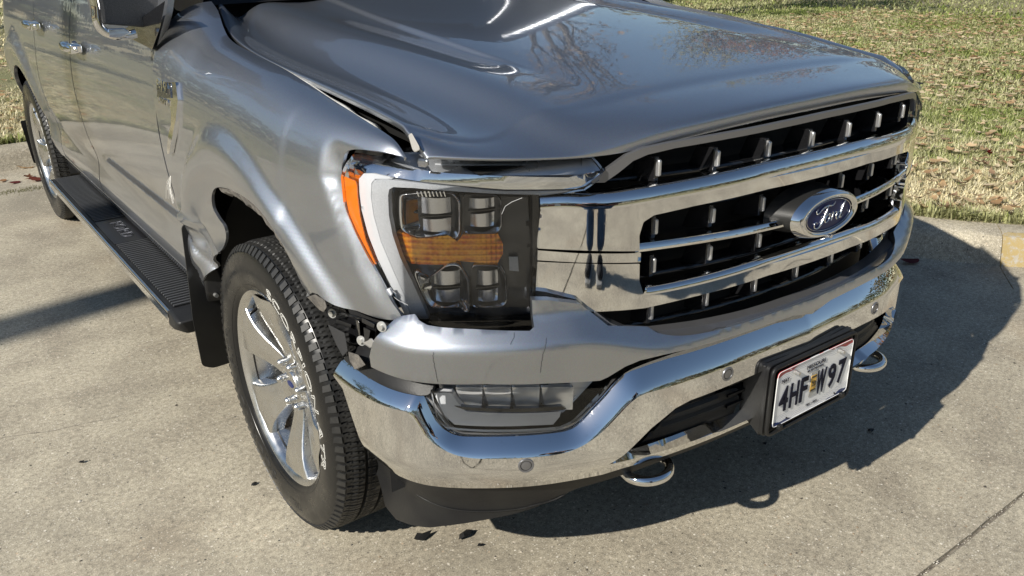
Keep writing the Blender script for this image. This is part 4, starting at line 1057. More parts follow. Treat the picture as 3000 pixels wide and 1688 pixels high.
hp('light_guide_dotted',[(-1.0755,1.0927),(-1.0657,1.1056),(-1.036,1.1099),(-0.9736,1.1063),(-0.9041,1.0997),(-0.7917,1.0875),(-0.6638,1.0848),(-0.6493,1.0788),(-0.6781,1.0767),(-0.7918,1.0817),(-0.9046,1.0902),(-0.9744,1.0947),(-1.0208,1.0942),(-1.0311,1.0884),(-1.035,1.0748),(-1.0365,1.0329),(-1.0308,0.991),(-1.0162,0.9429),(-0.9936,0.8944),(-0.969,0.8316),(-0.9615,0.8091),(-0.9995,0.8061),(-1.0125,0.8573),(-1.0385,0.9183),(-1.0621,0.9748),(-1.0754,1.0282),(-1.0785,1.064)],-.010,'dots',th=.015)
hp('side_marker',[(-1.1454,1.1022),(-1.1131,1.097),(-1.11,1.0895),(-1.111,1.0638),(-1.1088,1.0247),(-1.0976,0.9709),(-1.0748,0.9229),(-1.0889,0.9242),(-1.0995,0.9359),(-1.1235,0.9786),(-1.14,1.0191),(-1.1477,1.0608)],-.004,'amber_flat',th=.003)
hp('top_reflector',[(-0.9444,1.144),(-0.8768,1.1483),(-0.7617,1.1461),(-0.6277,1.1381),(-0.6024,1.1149),(-0.6575,1.1148),(-0.7901,1.1222),(-0.9072,1.1269),(-0.9418,1.1324)],-.045,'chrome',prof=lambda s,z:-.02*sst((z-1.12)/.04))
for a in ("905,196 1850,196 1850,206 905,206","1090,222 1850,218 1850,230 1090,234"): pass
hp('reflector_rib',[(-0.9343,1.1389),(-0.6508,1.1331),(-0.6507,1.1302),(-0.9344,1.136)],-.035,'frost',th=.01)
hp('reflector_rib',[(-0.8794,1.1325),(-0.6507,1.1267),(-0.6507,1.1232),(-0.8796,1.1291)],-.035,'frost',th=.01)
hp('lamp_shelf',[(-1.124,1.1487),(-1.0153,1.1522),(-0.7768,1.15),(-0.6105,1.1394),(-0.5956,1.119),(-0.6384,1.1131),(-0.9502,1.12),(-1.0496,1.1372),(-1.1257,1.1357)],-.022,'shelf',prof=lambda s,z:-.05*sst((z-1.115)/.06))
# lamp housing, projector frames and bowls
hp('inner_bezel',[(-1.0547,1.0769),(-0.7445,1.0622),(-0.734,0.7583),(-0.9507,0.7641),(-0.9736,0.79),(-1.0121,0.8768),(-1.0433,0.9384),(-1.0589,0.9936),(-1.0603,1.043)],-.050,'lampblk') if False else None
M['fogcup']=mat('bright_fog_reflector',(.92,.92,.92),.22,.6)
M['lampblk']=mat('dark_grey_lamp_housing',(.045,.045,.047),.35,.3,coat=.6)
hp('inner_bezel',[(-1.0564,1.0756),(-0.9902,1.0782),(-0.7444,1.061),(-0.7361,0.916),(-0.7338,0.7591),(-0.9512,0.7648),(-0.9736,0.7891),(-1.0133,0.8759),(-1.0447,0.9376),(-1.0606,0.9928),(-1.062,1.0422)],-.052,'lampblk')
def projector(outer,inner,dark,off=-.030):
    n=64
    def rs(P):
        P=resample(P,.004,.010);cx=sum(p[0] for p in P)/len(P);cz=sum(p[1] for p in P)/len(P)
        L=[0];Q=P+[P[0]]
        for a,b in zip(Q,Q[1:]): L.append(L[-1]+math.hypot(b[0]-a[0],b[1]-a[1]))
        st=min(range(len(P)),key=lambda i:abs(math.atan2(P[i][1]-cz,P[i][0]-cx)+2.3))
        out=[]
        for k in range(n):
            t=(L[st]+L[-1]*k/n)%L[-1];i=min(max(bisect.bisect(L,t)-1,0),len(P)-1);f=(t-L[i])/max(L[i+1]-L[i],1e-9);out.append((Q[i][0]+(Q[i+1][0]-Q[i][0])*f,Q[i][1]+(Q[i+1][1]-Q[i][1])*f))
        ar=sum(a[0]*b[1]-b[0]*a[1] for a,b in zip(out,out[1:]+out[:1]))
        return out if ar>0 else [out[0]]+out[:0:-1]
    A=rs(outer);B=rs(inner);V=[];F=[]
    st=[(0,-.024)]+[(.36*q/8,.006*math.sin(PI*q/8)-.002) for q in range(9)]+[(.42,-.006),(1,-.024)]
    for t,d in st:
        for p,q in zip(A,B):
            s_=p[0]+(q[0]-p[0])*t;z_=p[1]+(q[1]-p[1])*t;x,y=FC.at(s_,off+d);V.append((x,y,z_))
    for j in range(len(st)-1):
        for i in range(n): F.append((j*n+i,j*n+(i+1)%n,(j+1)*n+(i+1)%n,(j+1)*n+i))
    fr=mesh('projector_frame',V,F,'chrome_clean',HLO,sharp=50)
    bw=panel('projector_bowl',inner,shell(FC,off-.027),'lampblk',HLO,h=.02,hb=.01,thick=.0)
    xs=[p[0] for p in inner];zs=[p[1] for p in inner];cz=sum(zs)/len(zs);a,b=min(xs)+.006,max(xs)-.004
    panel('projector_shutter',[(a,cz-.004),(b,cz+.001),(b,cz+.0035),(a,cz-.001)],shell(FC,off-.008),'blkg',HLO,h=.02,thick=.012)
    m1=min(zs)+.003;m2=cz-.005
    panel('projector_glass',[(a+.004,m1),(b-.004,m1),(b-.002,m2),(a+.004,m2-.004)],shell(FC,off-.018,lambda s,z:.010*math.cos((s-(a+b)/2)/max(b-a,.01)*3)),'chrome2',HLO,h=.01,thick=.002)
    panel('projector_glass',[(a+.002,cz+.003),(b-.002,cz+.006),(b-.002,max(zs)-.002),(a+.004,max(zs)-.002)],shell(FC,off-.018,lambda s,z:.010*math.cos((s-(a+b)/2)/max(b-a,.01)*3)),'chrome2',HLO,h=.01,thick=.002)
M['chrome_clean']=mat('bright_lamp_chrome',(.90,.90,.90),.10,1)
M['chrome2']=mat('smoked_reflector',(.66,.66,.67),.22,.9)
projector([(-1.0227,1.0755),(-0.9628,1.0835),(-0.8955,1.0835),(-0.8817,1.0651),(-0.884,0.9929),(-0.8935,0.9792),(-0.9116,0.993),(-0.9819,0.9829),(-1.0257,0.9972),(-1.027,1.0337)],[(-0.9813,1.0651),(-0.9081,1.0682),(-0.9003,1.0563),(-0.9021,1.0021),(-0.9083,0.9976),(-0.9781,0.9911),(-0.9821,1.0184)],1)
projector([(-0.8788,1.0798),(-0.808,1.0772),(-0.7976,1.0665),(-0.7976,1.0066),(-0.807,0.9917),(-0.8786,0.9929)],[(-0.8758,1.0665),(-0.8139,1.067),(-0.807,1.0579),(-0.8081,1.0069),(-0.8753,1.002)],1)
projector([(-1.002,0.9113),(-0.98,0.9113),(-0.9646,0.8945),(-0.9145,0.9309),(-0.89,0.931),(-0.8704,0.8929),(-0.8701,0.8166),(-0.8823,0.8166),(-0.8864,0.8298),(-0.9589,0.8249),(-0.9771,0.8518)],[(-0.9616,0.8915),(-0.9124,0.9088),(-0.8899,0.8962),(-0.8876,0.838),(-0.9536,0.8334),(-0.9602,0.8593)],1)
projector([(-0.8657,0.9277),(-0.8203,0.927),(-0.8027,0.9248),(-0.7903,0.8975),(-0.7892,0.8393),(-0.8002,0.8282),(-0.8679,0.8281)],[(-0.8639,0.9087),(-0.8177,0.9095),(-0.8047,0.8948),(-0.8029,0.8431),(-0.8104,0.8352),(-0.8649,0.8346)],1)
F_FL=[[(-0.9772,1.0833),(-0.9734,1.0834),(-0.9698,1.0718),(-0.9735,1.0716)],[(-0.9687,1.0836),(-0.965,1.0837),(-0.9614,1.072),(-0.9651,1.0719)],[(-0.9604,1.0839),(-0.9567,1.084),(-0.9531,1.0723),(-0.9568,1.0722)],[(-0.9521,1.0841),(-0.9484,1.0842),(-0.9448,1.0725),(-0.9485,1.0724)],[(-0.9438,1.0843),(-0.9401,1.0844),(-0.9364,1.0727),(-0.9401,1.0726)],[(-0.9354,1.0845),(-0.9317,1.0845),(-0.9281,1.0728),(-0.9317,1.0728)],[(-0.9271,1.0846),(-0.9235,1.0846),(-0.9199,1.0729),(-0.9235,1.0728)],[(-0.919,1.0846),(-0.9154,1.0846),(-0.9118,1.0729),(-0.9154,1.0729)]]
for i in range(8):
    hp('bezel_flute',F_FL[i],-.026,'chrome_clean',th=.006,bev=.0008)
hp('turn_signal',[(-1.0436,0.9817),(-1.0321,0.9928),(-0.9835,0.9796),(-0.9124,0.9885),(-0.894,0.9756),(-0.882,0.99),(-0.8069,0.9903),(-0.7974,0.9684),(-0.7978,0.9467),(-0.8098,0.9251),(-0.8964,0.9326),(-0.9154,0.9246),(-0.9806,0.9224),(-1.0029,0.9225),(-1.0183,0.9339),(-1.0354,0.9543)],-.034,'amber',th=.02)
hp('reflex_tile',[(-0.7859,0.9372),(-0.7675,0.9367),(-0.7658,0.904),(-0.7855,0.9067)],-.040,'dots',th=.004)
hp('lower_ledge',[(-0.9486,0.8104),(-0.8623,0.8047),(-0.8598,0.7879),(-0.9446,0.7888)],-.036,'blkg',th=.015)
# ---- far side lamp: only its shape matters
HR=[(-a,b) for a,b in HL]
h2=panel('headlight',HR,shell(FC,-.05),'blkg',T,h=.06,hb=.03,thick=0,inward=(-.6,.8,0))
panel('lens',HR,shell(FC,.004,lens_prof),'lens',h2,h=.03,hb=.02,thick=.008)
# ---------------------------------------------------------------- bumper
TOPC=[(-.99,.668),(-.966,.672),(-.95,.676),(-.918,.600),(-.905,.578),(-.89,.572),(-.68,.564),(-.66,.572),(-.60,.632),(-.57,.665),(-.55,.680),(-.50,.690),(-.43,.697),(-.25,.700),(0,.700)]
TOPS=[(BC.sx(x),z) for x,z in TOPC]
TOPS=[(BC.sx(-1.0)-.12,.652)]+TOPS
TOPX=TOPS+[(-a,b) for a,b in TOPS[-2::-1]]
TOPX2=sorted(TOPX)
def bump_prof(s,z):
    return -.035*sst((.50-z)/.10)*(1 if z<.50 else 0)
TS=resample_open(sorted(TOPX),.009)
for _ in range(5):
    TS=[TS[0]]+[((a[0]+2*b[0]+c[0])/4,(a[1]+2*b[1]+c[1])/4) for a,b,c in zip(TS,TS[1:],TS[2:])]+[TS[-1]]
BW=lambda s:.040+.016*(1-sst((abs(s)-.45)/.15))
CR=[]
for i_,p_ in enumerate(TS):
    a_=TS[max(0,i_-1)];b_=TS[min(len(TS)-1,i_+1)];ex_,ez_=b_[0]-a_[0],b_[1]-a_[1];l_=math.hypot(ex_,ez_);w_=BW(p_[0]);CR.append((p_[0]+ez_/l_*w_,p_[1]-ex_/l_*w_))
for _ in range(14):
    CR=[CR[0]]+[((a[0]+2*b[0]+c[0])/4,(a[1]+2*b[1]+c[1])/4) for a,b,c in zip(CR,CR[1:],CR[2:])]+[CR[-1]]
CR=[p for k_,p in enumerate(CR) if k_==0 or True]
botl=[(BC.sx(-1.0)-.07,.600),(BC.sx(-1.0)+.01,.470)]+[(BC.sx(x),z) for x,z in [(-.985,.436),(-.95,.436),(-.86,.438),(-.73,.434),(-.60,.432),(-.55,.440),(-.40,.446),(-.2,.448),(0,.448)]]
bot=botl+[(-a,b) for a,b in botl[-2::-1]]
openl=[(BC.sx(x),z) for x,z in [(-.595,.470),(-.565,.490),(-.50,.545),(-.44,.580),(-.40,.589),(-.25,.594),(-.1,.597),(0,.598)]]
opnlo=[(BC.sx(x),z) for x,z in [(-.595,.464),(-.4,.470),(-.31,.470),(-.29,.464),(0,.464)]]
opening=openl+[(-a,b) for a,b in openl[-2::-1]]+[(-a,b) for a,b in opnlo[:-1]]+[(a,b) for a,b in opnlo[::-1]][:-1]
BUM=panel('front_bumper',CR+bot[::-1],shell(BC,0,bump_prof),'chrome',T,holes=[opening],h=.0125,hb=.010,thick=.03,sharp=60,rnd=0)
V=[];F=[];n_=9
for c,t in zip(CR,TS):
    for j in range(n_+1):
        q=j/n_;f=q;x,y=BC.at(c[0]+(t[0]-c[0])*f,-.036*q**1.35);V.append((x,y,c[1]+(t[1]-c[1])*f))
    x,y=BC.at(t[0],-.06);V.append((x,y,t[1]-.006))
for i in range(len(CR)-1):
    for j in range(n_+1): a=i*(n_+2)+j;F.append((a,a+1,a+n_+3,a+n_+2))
mesh('bumper_bevel',V,F,'chrome',BUM,sharp=55)
# black backing and lower intake slats
panel('intake_backing',[(BC.sx(-.62),.45),(BC.sx(-.62),.61),(BC.sx(.62),.61),(BC.sx(.62),.45)],shell(BC,-.09),'void',BUM,h=.1,thick=.01)
for z in (.50,.53,.56):
    V=[];F=[]
    for i in range(25):
        s=-.245+.49*i/24;x,y=BC.at(s,-.035);x2,y2=BC.at(s,-.085);V+=[(x,y,z),(x,y,z+.006),(x2,y2,z+.010),(x2,y2,z-.004)]
        if i:
            k=4*i
            for j in range(4): F.append((k-4+j,k-4+(j+1)%4,k+(j+1)%4,k+j))
    mesh('intake_slat',V,F,'blk',BUM,sharp=30)
# ribbed black insert panels beside the plate
INS=[(-0.5516,0.4501),(-0.4062,0.5482),(-0.3869,0.5544),(-0.3614,0.55),(-0.238,0.5454),(-0.2055,0.5403),(-0.1994,0.5109),(-0.2298,0.4389),(-0.3885,0.4502)]
for sg in (1,-1):
    def insf(s,z):
        r=0
        for k in range(3):
            r-=.006*math.exp(-((z-(.500+.022*k))/.004)**2)
        x,y=BC.at(s,-.040+r);return (x,y,z)
    panel('bumper_insert',[(sg*a,b) for a,b in INS],insf,'blk',BUM,h=.008,hb=.008,thick=.02,bev=.002,rnd=.006)
# parking sensors
for s_,z in ((BC.sx(-.773),.508),(-.294,.625),(.294,.625),(BC.sx(.773),.508)):
    bx,by=BC.at(s_);nx,ny=BC.at(s_,1.);n=Vector((nx-bx,ny-by,0)).normalized()
    c=Vector((bx,by,z));up=Vector((0,0,1));r=n.cross(up)
    def circ(rad,d,k=28): return [c+n*d+r*rad*math.cos(2*PI*i/k)+up*rad*math.sin(2*PI*i/k) for i in range(k)]
    def lath(name,prof,m,par):
        V=[];F=[]
        for rad,d in prof: V+=circ(max(rad,.0002),d)
        for j in range(len(prof)-1):
            for i in range(28): F.append((j*28+i,j*28+(i+1)%28,(j+1)*28+(i+1)%28,(j+1)*28+i))
        return mesh(name,V,F,m,par,sharp=40)
    q=lath('parking_sensor',[(.0175,-.004),(.0175,.001),(.0165,.0022),(.0128,.0022),(.0122,.000)],'satin',T)
    lath('sensor_face',[(.0112,-.001),(.0108,.0014),(.009,.0019),(0,.002)],'satin',q)
    lath('sensor_seal',[(.0124,.0004),(.011,.0004)],'void',q)
# painted upper cover
COV=[(-1.0757,0.8324),(-1.0951,0.8223),(-1.1109,0.8024),(-1.1344,0.7675),(-1.1534,0.7303),(-1.1545,0.7044),(-1.1083,0.7049),(-1.0351,0.7047),(-0.9841,0.7049),(-0.8775,0.7068),(-0.7506,0.6981),(-0.6274,0.6847),(-0.6104,0.6897),(-0.5707,0.709),(-0.5362,0.7175),(-0.4834,0.7192),(-0.3491,0.7161),(-0.0757,0.7099),(0.1279,0.7036)]
COVr=[(a,b) for a,b in COV if a<-.02]
TOPE=[(-1.0737,0.8327),(-1.0404,0.84),(-1.0263,0.8304),(-1.0019,0.8241),(-0.9645,0.822),(-0.8983,0.8203),(-0.7795,0.8137),(-0.7687,0.8193),(-0.7692,0.8557),(-0.7698,0.8719),(-0.7322,0.8683),(-0.6625,0.8512),(-0.6332,0.8262),(-0.603,0.7996),(-0.5484,0.7651)]
te=[(a,b) for a,b in TOPE if a<-.5][:-1]
cov=[p for p in COVr if p[0]<-.05]
low=[p for p in cov]+[(0,.694)]
covlow=[(a,b) for a,b in low]
nb=spl2([(-.50,.775),(-.47,.757),(-.40,.744),(-.25,.737),(0,.734)],4)
half=[(a,b) for a,b in te]+nb
covpoly=covlow+[(-a,b) for a,b in covlow[-2::-1]][:-1]+[(-a,b) for a,b in half]+half[::-1]
def cov_prof(s,z):
    e=.786-.055*sst((.70-abs(s))/.25)
    t=z-e;p=lambda q:(q+math.sqrt(q*q+.000012))/2
    return -.10*p(-t)-.95*min(p(t),.05)-(.004*sst((.70-abs(s))/.2))
# order the polygon: bottom left->right, top right->left
P=[p for p in covlow]+[(-a,b) for a,b in covlow[-2::-1]]
P=P+[(-a,b) for a,b in (te+nb)[:-1]]+[(a,b) for a,b in (te+nb)[::-1]]
COVO=panel('bumper_upper_cover',P,shell(BC,.0,cov_prof),'paint',T,h=.0125,hb=.010,thick=.02,sharp=60,bev=.002)
COVO['label']='painted bumper cover with hairline cracks and a broken outer end'
def crackline(pts,off=.0012):
    q=[]
    for s,z in resample_open(pts,.004):
        q.append((s+.0025*noise.noise(Vector((s*90,z*260,3))),z))
    V=[];F=[]
    for i,(s,z) in enumerate(q):
        x,y=BC.at(s-.00045,cov_prof(s,z)+off);x2,y2=BC.at(s+.00045,cov_prof(s,z)+off);V+=[(x,y,z),(x2,y2,z)]
        if i:F.append((2*i-2,2*i-1,2*i+1,2*i))
    mesh('paint_crack',V,F,'crackm',COVO)
crackline([(-0.98,0.7822),(-0.9817,0.7643),(-0.9793,0.741),(-0.9778,0.7293),(-0.9759,0.7096)])
crackline([(-0.7464,0.8011),(-0.752,0.7887),(-0.7577,0.7661),(-0.7613,0.7273)])
crackline([(-0.8124,0.8133),(-0.8146,0.8058),(-0.8237,0.7949)])
# black seal line between cover and chrome
def strip_on(name,pts,off,w_,m,par,curve=BC):
    V=[];F=[]
    for i,(s,z) in enumerate(pts):
        x,y=curve.at(s,off);x2,y2=curve.at(s,off-.02);V+=[(x,y,z-w_/2),(x,y,z+w_/2),(x2,y2,z+w_/2),(x2,y2,z-w_/2)]
        if i:
            k=4*i
            for j in range(4):F.append((k-4+j,k-4+(j+1)%4,k+(j+1)%4,k+j))
    return mesh(name,V,F,m,par,sharp=30)
# lower valance
VT=[(BC.sx(-1.0)-.02,.455),(BC.sx(-.985),.442),(BC.sx(-.9),.446),(BC.sx(-.75),.446),(BC.sx(-.60),.443),(BC.sx(-.5),.446),(-.3,.44),(0,.44)]
VB=[(-1.3181,0.3138),(-1.2978,0.2793),(-1.2831,0.2341),(-1.2264,0.2253),(-1.1293,0.254),(-1.0109,0.2843),(-0.9079,0.3056),(-0.8223,0.3206),(-0.7523,0.3355),(-0.6998,0.3586),(-0.648,0.3762)]
VB=[(0,.40),(-.40,.405)]+VB[::-1]
VP=VT+[(-a,b) for a,b in VT[-2::-1]]+[(-a,b) for a,b in VB[::-1]][:-1]+VB
VALO=panel('air_dam',VP,shell(BC,-.045,lambda s,z:-.035*sst((.45-z)/.12)),'blk',T,h=.016,hb=.012,thick=.012,bev=.003)
tube('air_dam_rib',[(*BC.at(s,-.078),z) for s,z in spl2([(BC.sx(-.985),.352),(BC.sx(-.9),.335),(BC.sx(-.8),.335),(-.76,.342),(-.70,.352),(-.66,.372),(-.6,.395)],6)],.0022,'blk',VALO,n=6)
# step between cover and chrome at the outer end (black)
panel('bumper_end_cap',[(BC.sx(-1.0)-.10,.655),(BC.sx(-1.0)-.06,.700),(BC.sx(-1.0)+.0,.712),(BC.sx(-.965),.706),(BC.sx(-.93),.690),(BC.sx(-.935),.668),(BC.sx(-.95),.664)],shell(BC,-.022,lambda s,z:-.03*sst((z-.66)/.05)),'blk',BUM,h=.015,thick=.02,bev=.004,rnd=.01)
# cover for the dark space behind bumper top / fog lamps
panel('bumper_core',[(BC.sx(-.97),.46),(BC.sx(-.97),.80),(BC.sx(.97),.80),(BC.sx(.97),.46)],shell(BC,-.13),'void',BUM,h=.1,thick=.01)
# fog lamp
def fog(sg):
    OL=[(-0.9986,0.679),(-0.9933,0.6406),(-0.9861,0.6078),(-0.9672,0.5906),(-0.9395,0.5869),(-0.7099,0.5712),(-0.686,0.5826),(-0.6591,0.6068),(-0.6051,0.6576),(-0.8188,0.6842)]
    L=[(sg*a,b) for a,b in OL]
    fo=panel('fog_lamp',L,shell(BC,-.075),'shelf',T,h=.03,hb=.02,thick=.0)
    G1=[(-0.9972,0.6641),(-0.9828,0.6653),(-0.9552,0.667),(-0.9402,0.6416),(-0.9228,0.623),(-0.7056,0.6069),(-0.7083,0.5941),(-0.7237,0.5767),(-0.7773,0.5812),(-0.9242,0.5879),(-0.951,0.5895),(-0.9718,0.608),(-0.9846,0.633)]
    panel('fog_light_guide',[(sg*a,b) for a,b in G1],shell(BC,-.040),'frost',fo,h=.02,hb=.008,thick=.02)
    for i,(a,b) in enumerate(((800,960),(965,1130),(1135,1300),(1310,1500))):
        c=[(a,470),(b,470),(b-6,605),(a+45-i*8,605)]
        pp=[BCp(u,v) for u,v in c]
        def cup(s,z,c0=sum(p[0] for p in pp)/4,z0=sum(p[1] for p in pp)/4):
            x,y=BC.at(s,-.064+.006*min(1,(((s-c0)/.038)**2+((z-z0)/.034)**2)));return (x,y,z)
        def cup2(s,z,sg=sg,c=cup):
            p=c(sg*s,z);return (sg*p[0] if sg<0 else p[0],p[1],z) if False else (p[0]*sg,p[1],z)
        panel('fog_reflector',[(sg*s,z) for s,z in pp],(lambda s,z,sg=sg,c=cup:(lambda p:(sg*p[0],p[1],p[2]))(c(sg*s,z))),'fogcup',fo,h=.008,hb=.008,thick=.01)
    lo=[(sg*a,b) for a,b in [(-0.9485,0.6364),(-0.7045,0.6209),(-0.6928,0.6117),(-0.7044,0.6107),(-0.9224,0.627),(-0.9403,0.6327)]]
    panel('fog_trim',lo,shell(BC,-.038),'blkg',fo,h=.02,thick=.01)
    panel('lens',L,shell(BC,-.022,lambda s,z:-.01*sst((.59-z)/.04)),'lens',fo,h=.02,hb=.01,thick=.008,bev=.002)
_FP=[(-0.9488,0.6703),(-0.8846,0.6708),(-0.8888,0.616),(-0.9328,0.6159),(-0.8826,0.6708),(-0.8186,0.6681),(-0.822,0.6134),(-0.8696,0.6156),(-0.8167,0.668),(-0.7502,0.6622),(-0.7529,0.6072),(-0.806,0.6123),(-0.7462,0.6617),(-0.6698,0.6507),(-0.6715,0.5952),(-0.7377,0.6053)]
_FK=[(800,470),(960,470),(954,605),(845,605),(965,470),(1130,470),(1124,605),(1002,605),(1135,470),(1300,470),(1294,605),(1164,605),(1310,470),(1500,470),(1494,605),(1331,605)]
_FK[3]=(845,605)
_FD={}
for k_,v_ in zip(_FK,_FP): _FD[k_]=v_
def BCp(u,v):
    best=min(_FD,key=lambda q:(q[0]-u)**2+(q[1]-v)**2);return _FD[best]
fog(1)
for sg in (-1,1):
    q=[FC.at(FC.sx(sg*.615),-.028),FC.at(FC.sx(sg*.615),-.25)]
    mesh('grille_side_wall',[(q[0][0],q[0][1],.74),(q[1][0]-sg*.02,q[1][1],.74),(q[1][0]-sg*.02,q[1][1],1.17),(q[0][0],q[0][1],1.17)],[(0,1,2,3)],'void',GR)
# tow hooks
for sx_ in (-1,1):
    P=[]
    cx,cy=sx_*.445,.055
    for i in range(25):
        a=PI*i/24;P.append((cx-.058*math.cos(a),cy-.050*math.sin(a),.384))
    P=[(cx-.056,cy+.12,.41)]+P+[(cx+.056,cy+.12,.41)]
    tube('tow_hook',P,.0125,'chrome',T,n=12)
# licence plate holder and plate
def plate():
    Y0=-.0651
    root=T
    h=panel('plate_holder',[(-.172,.418),(.172,.418),(.172,.612),(-.172,.612)],lambda a,b:(a,Y0+.006,b),'blk',root,h=.03,thick=.012,rnd=.016,bev=.003)
    hull('plate_holder_wedge',[(-.172,Y0+.016,.420),(-.172,Y0+.016,.610),(-.190,.0,.475),(-.182,.0,.60),(.172,Y0+.016,.420),(.172,Y0+.016,.610),(.19,.0,.475),(.18,.0,.60),(-.172,Y0+.02,.610),(.0,.0,.625)],'blk',h,bev=.006)
    tube('plate_holder_rim',[(x,Y0-.002,z) for x,z in resample([(-.166,.424),(.166,.424),(.166,.606),(-.166,.606)],.02,.018)],.0055,'blk',h,n=8,closed=True)
    k=N('plate_face_print'); b=k.b
    s=k.n('SeparateXYZ'); k.l(k.co(),s.inputs[0])
    def math_(op,a,b_=None,c=None):
        m=k.n('Math',operation=op)
        for i,v in enumerate((a,b_,c)):
            if v is None: continue
            if isinstance(v,(int,float)): m.inputs[i].default_value=v
            else: k.l(v,m.inputs[i])
        return m.outputs[0]
    x=s.outputs[0];z=s.outputs[2]
    wv=math_('ADD',math_('MULTIPLY',math_('SINE',math_('MULTIPLY',x,115.)),.0022),math_('MULTIPLY',math_('COSINE',math_('MULTIPLY',x,20.6)),-.008))
    zr=math_('ADD',z,wv)   # wavy height
    white=(.86,.86,.85)
    ln=math_('LESS_THAN',math_('ABSOLUTE',math_('SUBTRACT',math_('FRACT',math_('MULTIPLY',zr,210.)),.5)),.13)
    band=math_('MAXIMUM',math_('GREATER_THAN',zr,.0530),math_('LESS_THAN',math_('SUBTRACT',z,wv),-.0530))
    c=k.mix(math_('MULTIPLY',ln,band),white,(.46,.48,.55))
    c=k.mix(math_('GREATER_THAN',zr,.0700),c,(.42,.02,.03)); c=k.mix(math_('LESS_THAN',math_('SUBTRACT',z,wv),-.0725),c,(.025,.045,.14))
    k.l(c,b.inputs['Base Color']); b.inputs['Roughness'].default_value=.35; b.inputs['Coat Weight'].default_value=.3
    pl=panel('licence_plate',[(-.1524,-.0762),(.1524,-.0762),(.1524,.0762),(-.1524,.0762)],lambda a,b:(a,-.002-.0015*sst((min(.1524-abs(a),.0762-abs(b))<.0035)*1.),b),k.m,T,h=.012,hb=.01,thick=.0015,rnd=.012)
    pl.location=(0,Y0-.004,.442+.0762); pl['label']='white licence plate with dark blue raised characters'
    def txt(st,x,z,hh,wd,m='plate_ink',bold=.0,ex=.0004,name='plate_lettering',y=-.0035):
        V,F=text_mesh(st,1.,bold=bold,extrude=.5);
        xs=[v[0] for v in V];ys=[v[1] for v in V];w0=max(xs)-min(xs);h0=max(ys)-min(ys);cx=(max(xs)+min(xs))/2;cy=(max(ys)+min(ys))/2
        V=[((a-cx)/w0*wd+x,y-(c)*ex*2,(b_-cy)/h0*hh+z) for a,b_,c in V]
        return mesh(name,V,F,m,pl,smooth=False)
    for ch,x,wd in (('4',-.119,.034),('H',-.078,.032),('F',-.040,.028),('W',.030,.038),('9',.075,.032),('7',.116,.032)): 
        txt(ch,x,-.006,.068,wd,bold=.022,ex=.0008)
    txt('MISSOURI',.0,.052,.0105,.074,name='plate_state_name'); txt('BICENTENNIAL',0,.040,.005,.066,name='plate_caption')
    txt('MAY',-.120,.046,.0100,.028,name='plate_month'); txt('1821 \u2022 2021',0,-.058,.0055,.044,name='plate_years')
    st=panel('year_sticker',[(-.011,-.018),(.011,-.018),(.011,.026),(-.011,.026)],lambda a,b_:(a-.004,-.0045,b_-.004),'sticker',pl,h=.02,thick=.0006)
    txt('23',-.004,-.001,.014,.016,m='sticker_dk',y=-.006,name='sticker_number',bold=.02,ex=.0002)
    for z_ in (.018,-.019): panel('sticker_band',[(-.010,-.002),(.010,-.002),(.010,.002),(-.010,.002)],lambda a,b_,z_=z_:(a-.004,-.0053,b_+z_),'sticker_dk',pl,h=.02,thick=.0003)
    panel('sticker_backing',[(-.014,-.036),(.016,-.036),(.016,.034),(-.014,.034)],lambda a,b_:(a-.002,-.0036,b_-.002),mat('dull_grey_sticker_pad',(.50,.50,.47),.5,var=(60,(.38,.36,.32))),pl,h=.02,thick=.0006)
    for x in (-.089,.091):
        for r0,y0,y1 in ((.0062,-.004,-.010),(.0048,-.010,-.019)):
            tube('plate_bolt',[(x,y0,.0600 if x<0 else .0600),(x,y1,.0600)],r0,'steel',pl,n=6 if r0<.005 else 14)
    for x in (-.098,.098):
        tube('plate_hole',[(x,-.0025,-.0655),(x,-.0052,-.0655)],.0022,'void',pl,n=8)
        box('plate_clip',(x*1.3,-.006,-.078),(.014,.012,.012),'blk',pl,bev=.002)
    tube('plate_rim',[(x,-.003,z) for x,z in resample([(-.1515,-.0752),(.1515,-.0752),(.1515,.0752),(-.1515,.0752)],.02,.012)],.0012,'plate_white',pl,n=6,closed=True)
M['plate_white']=mat('white_plate_edge',(.76,.76,.75),.35)
plate()
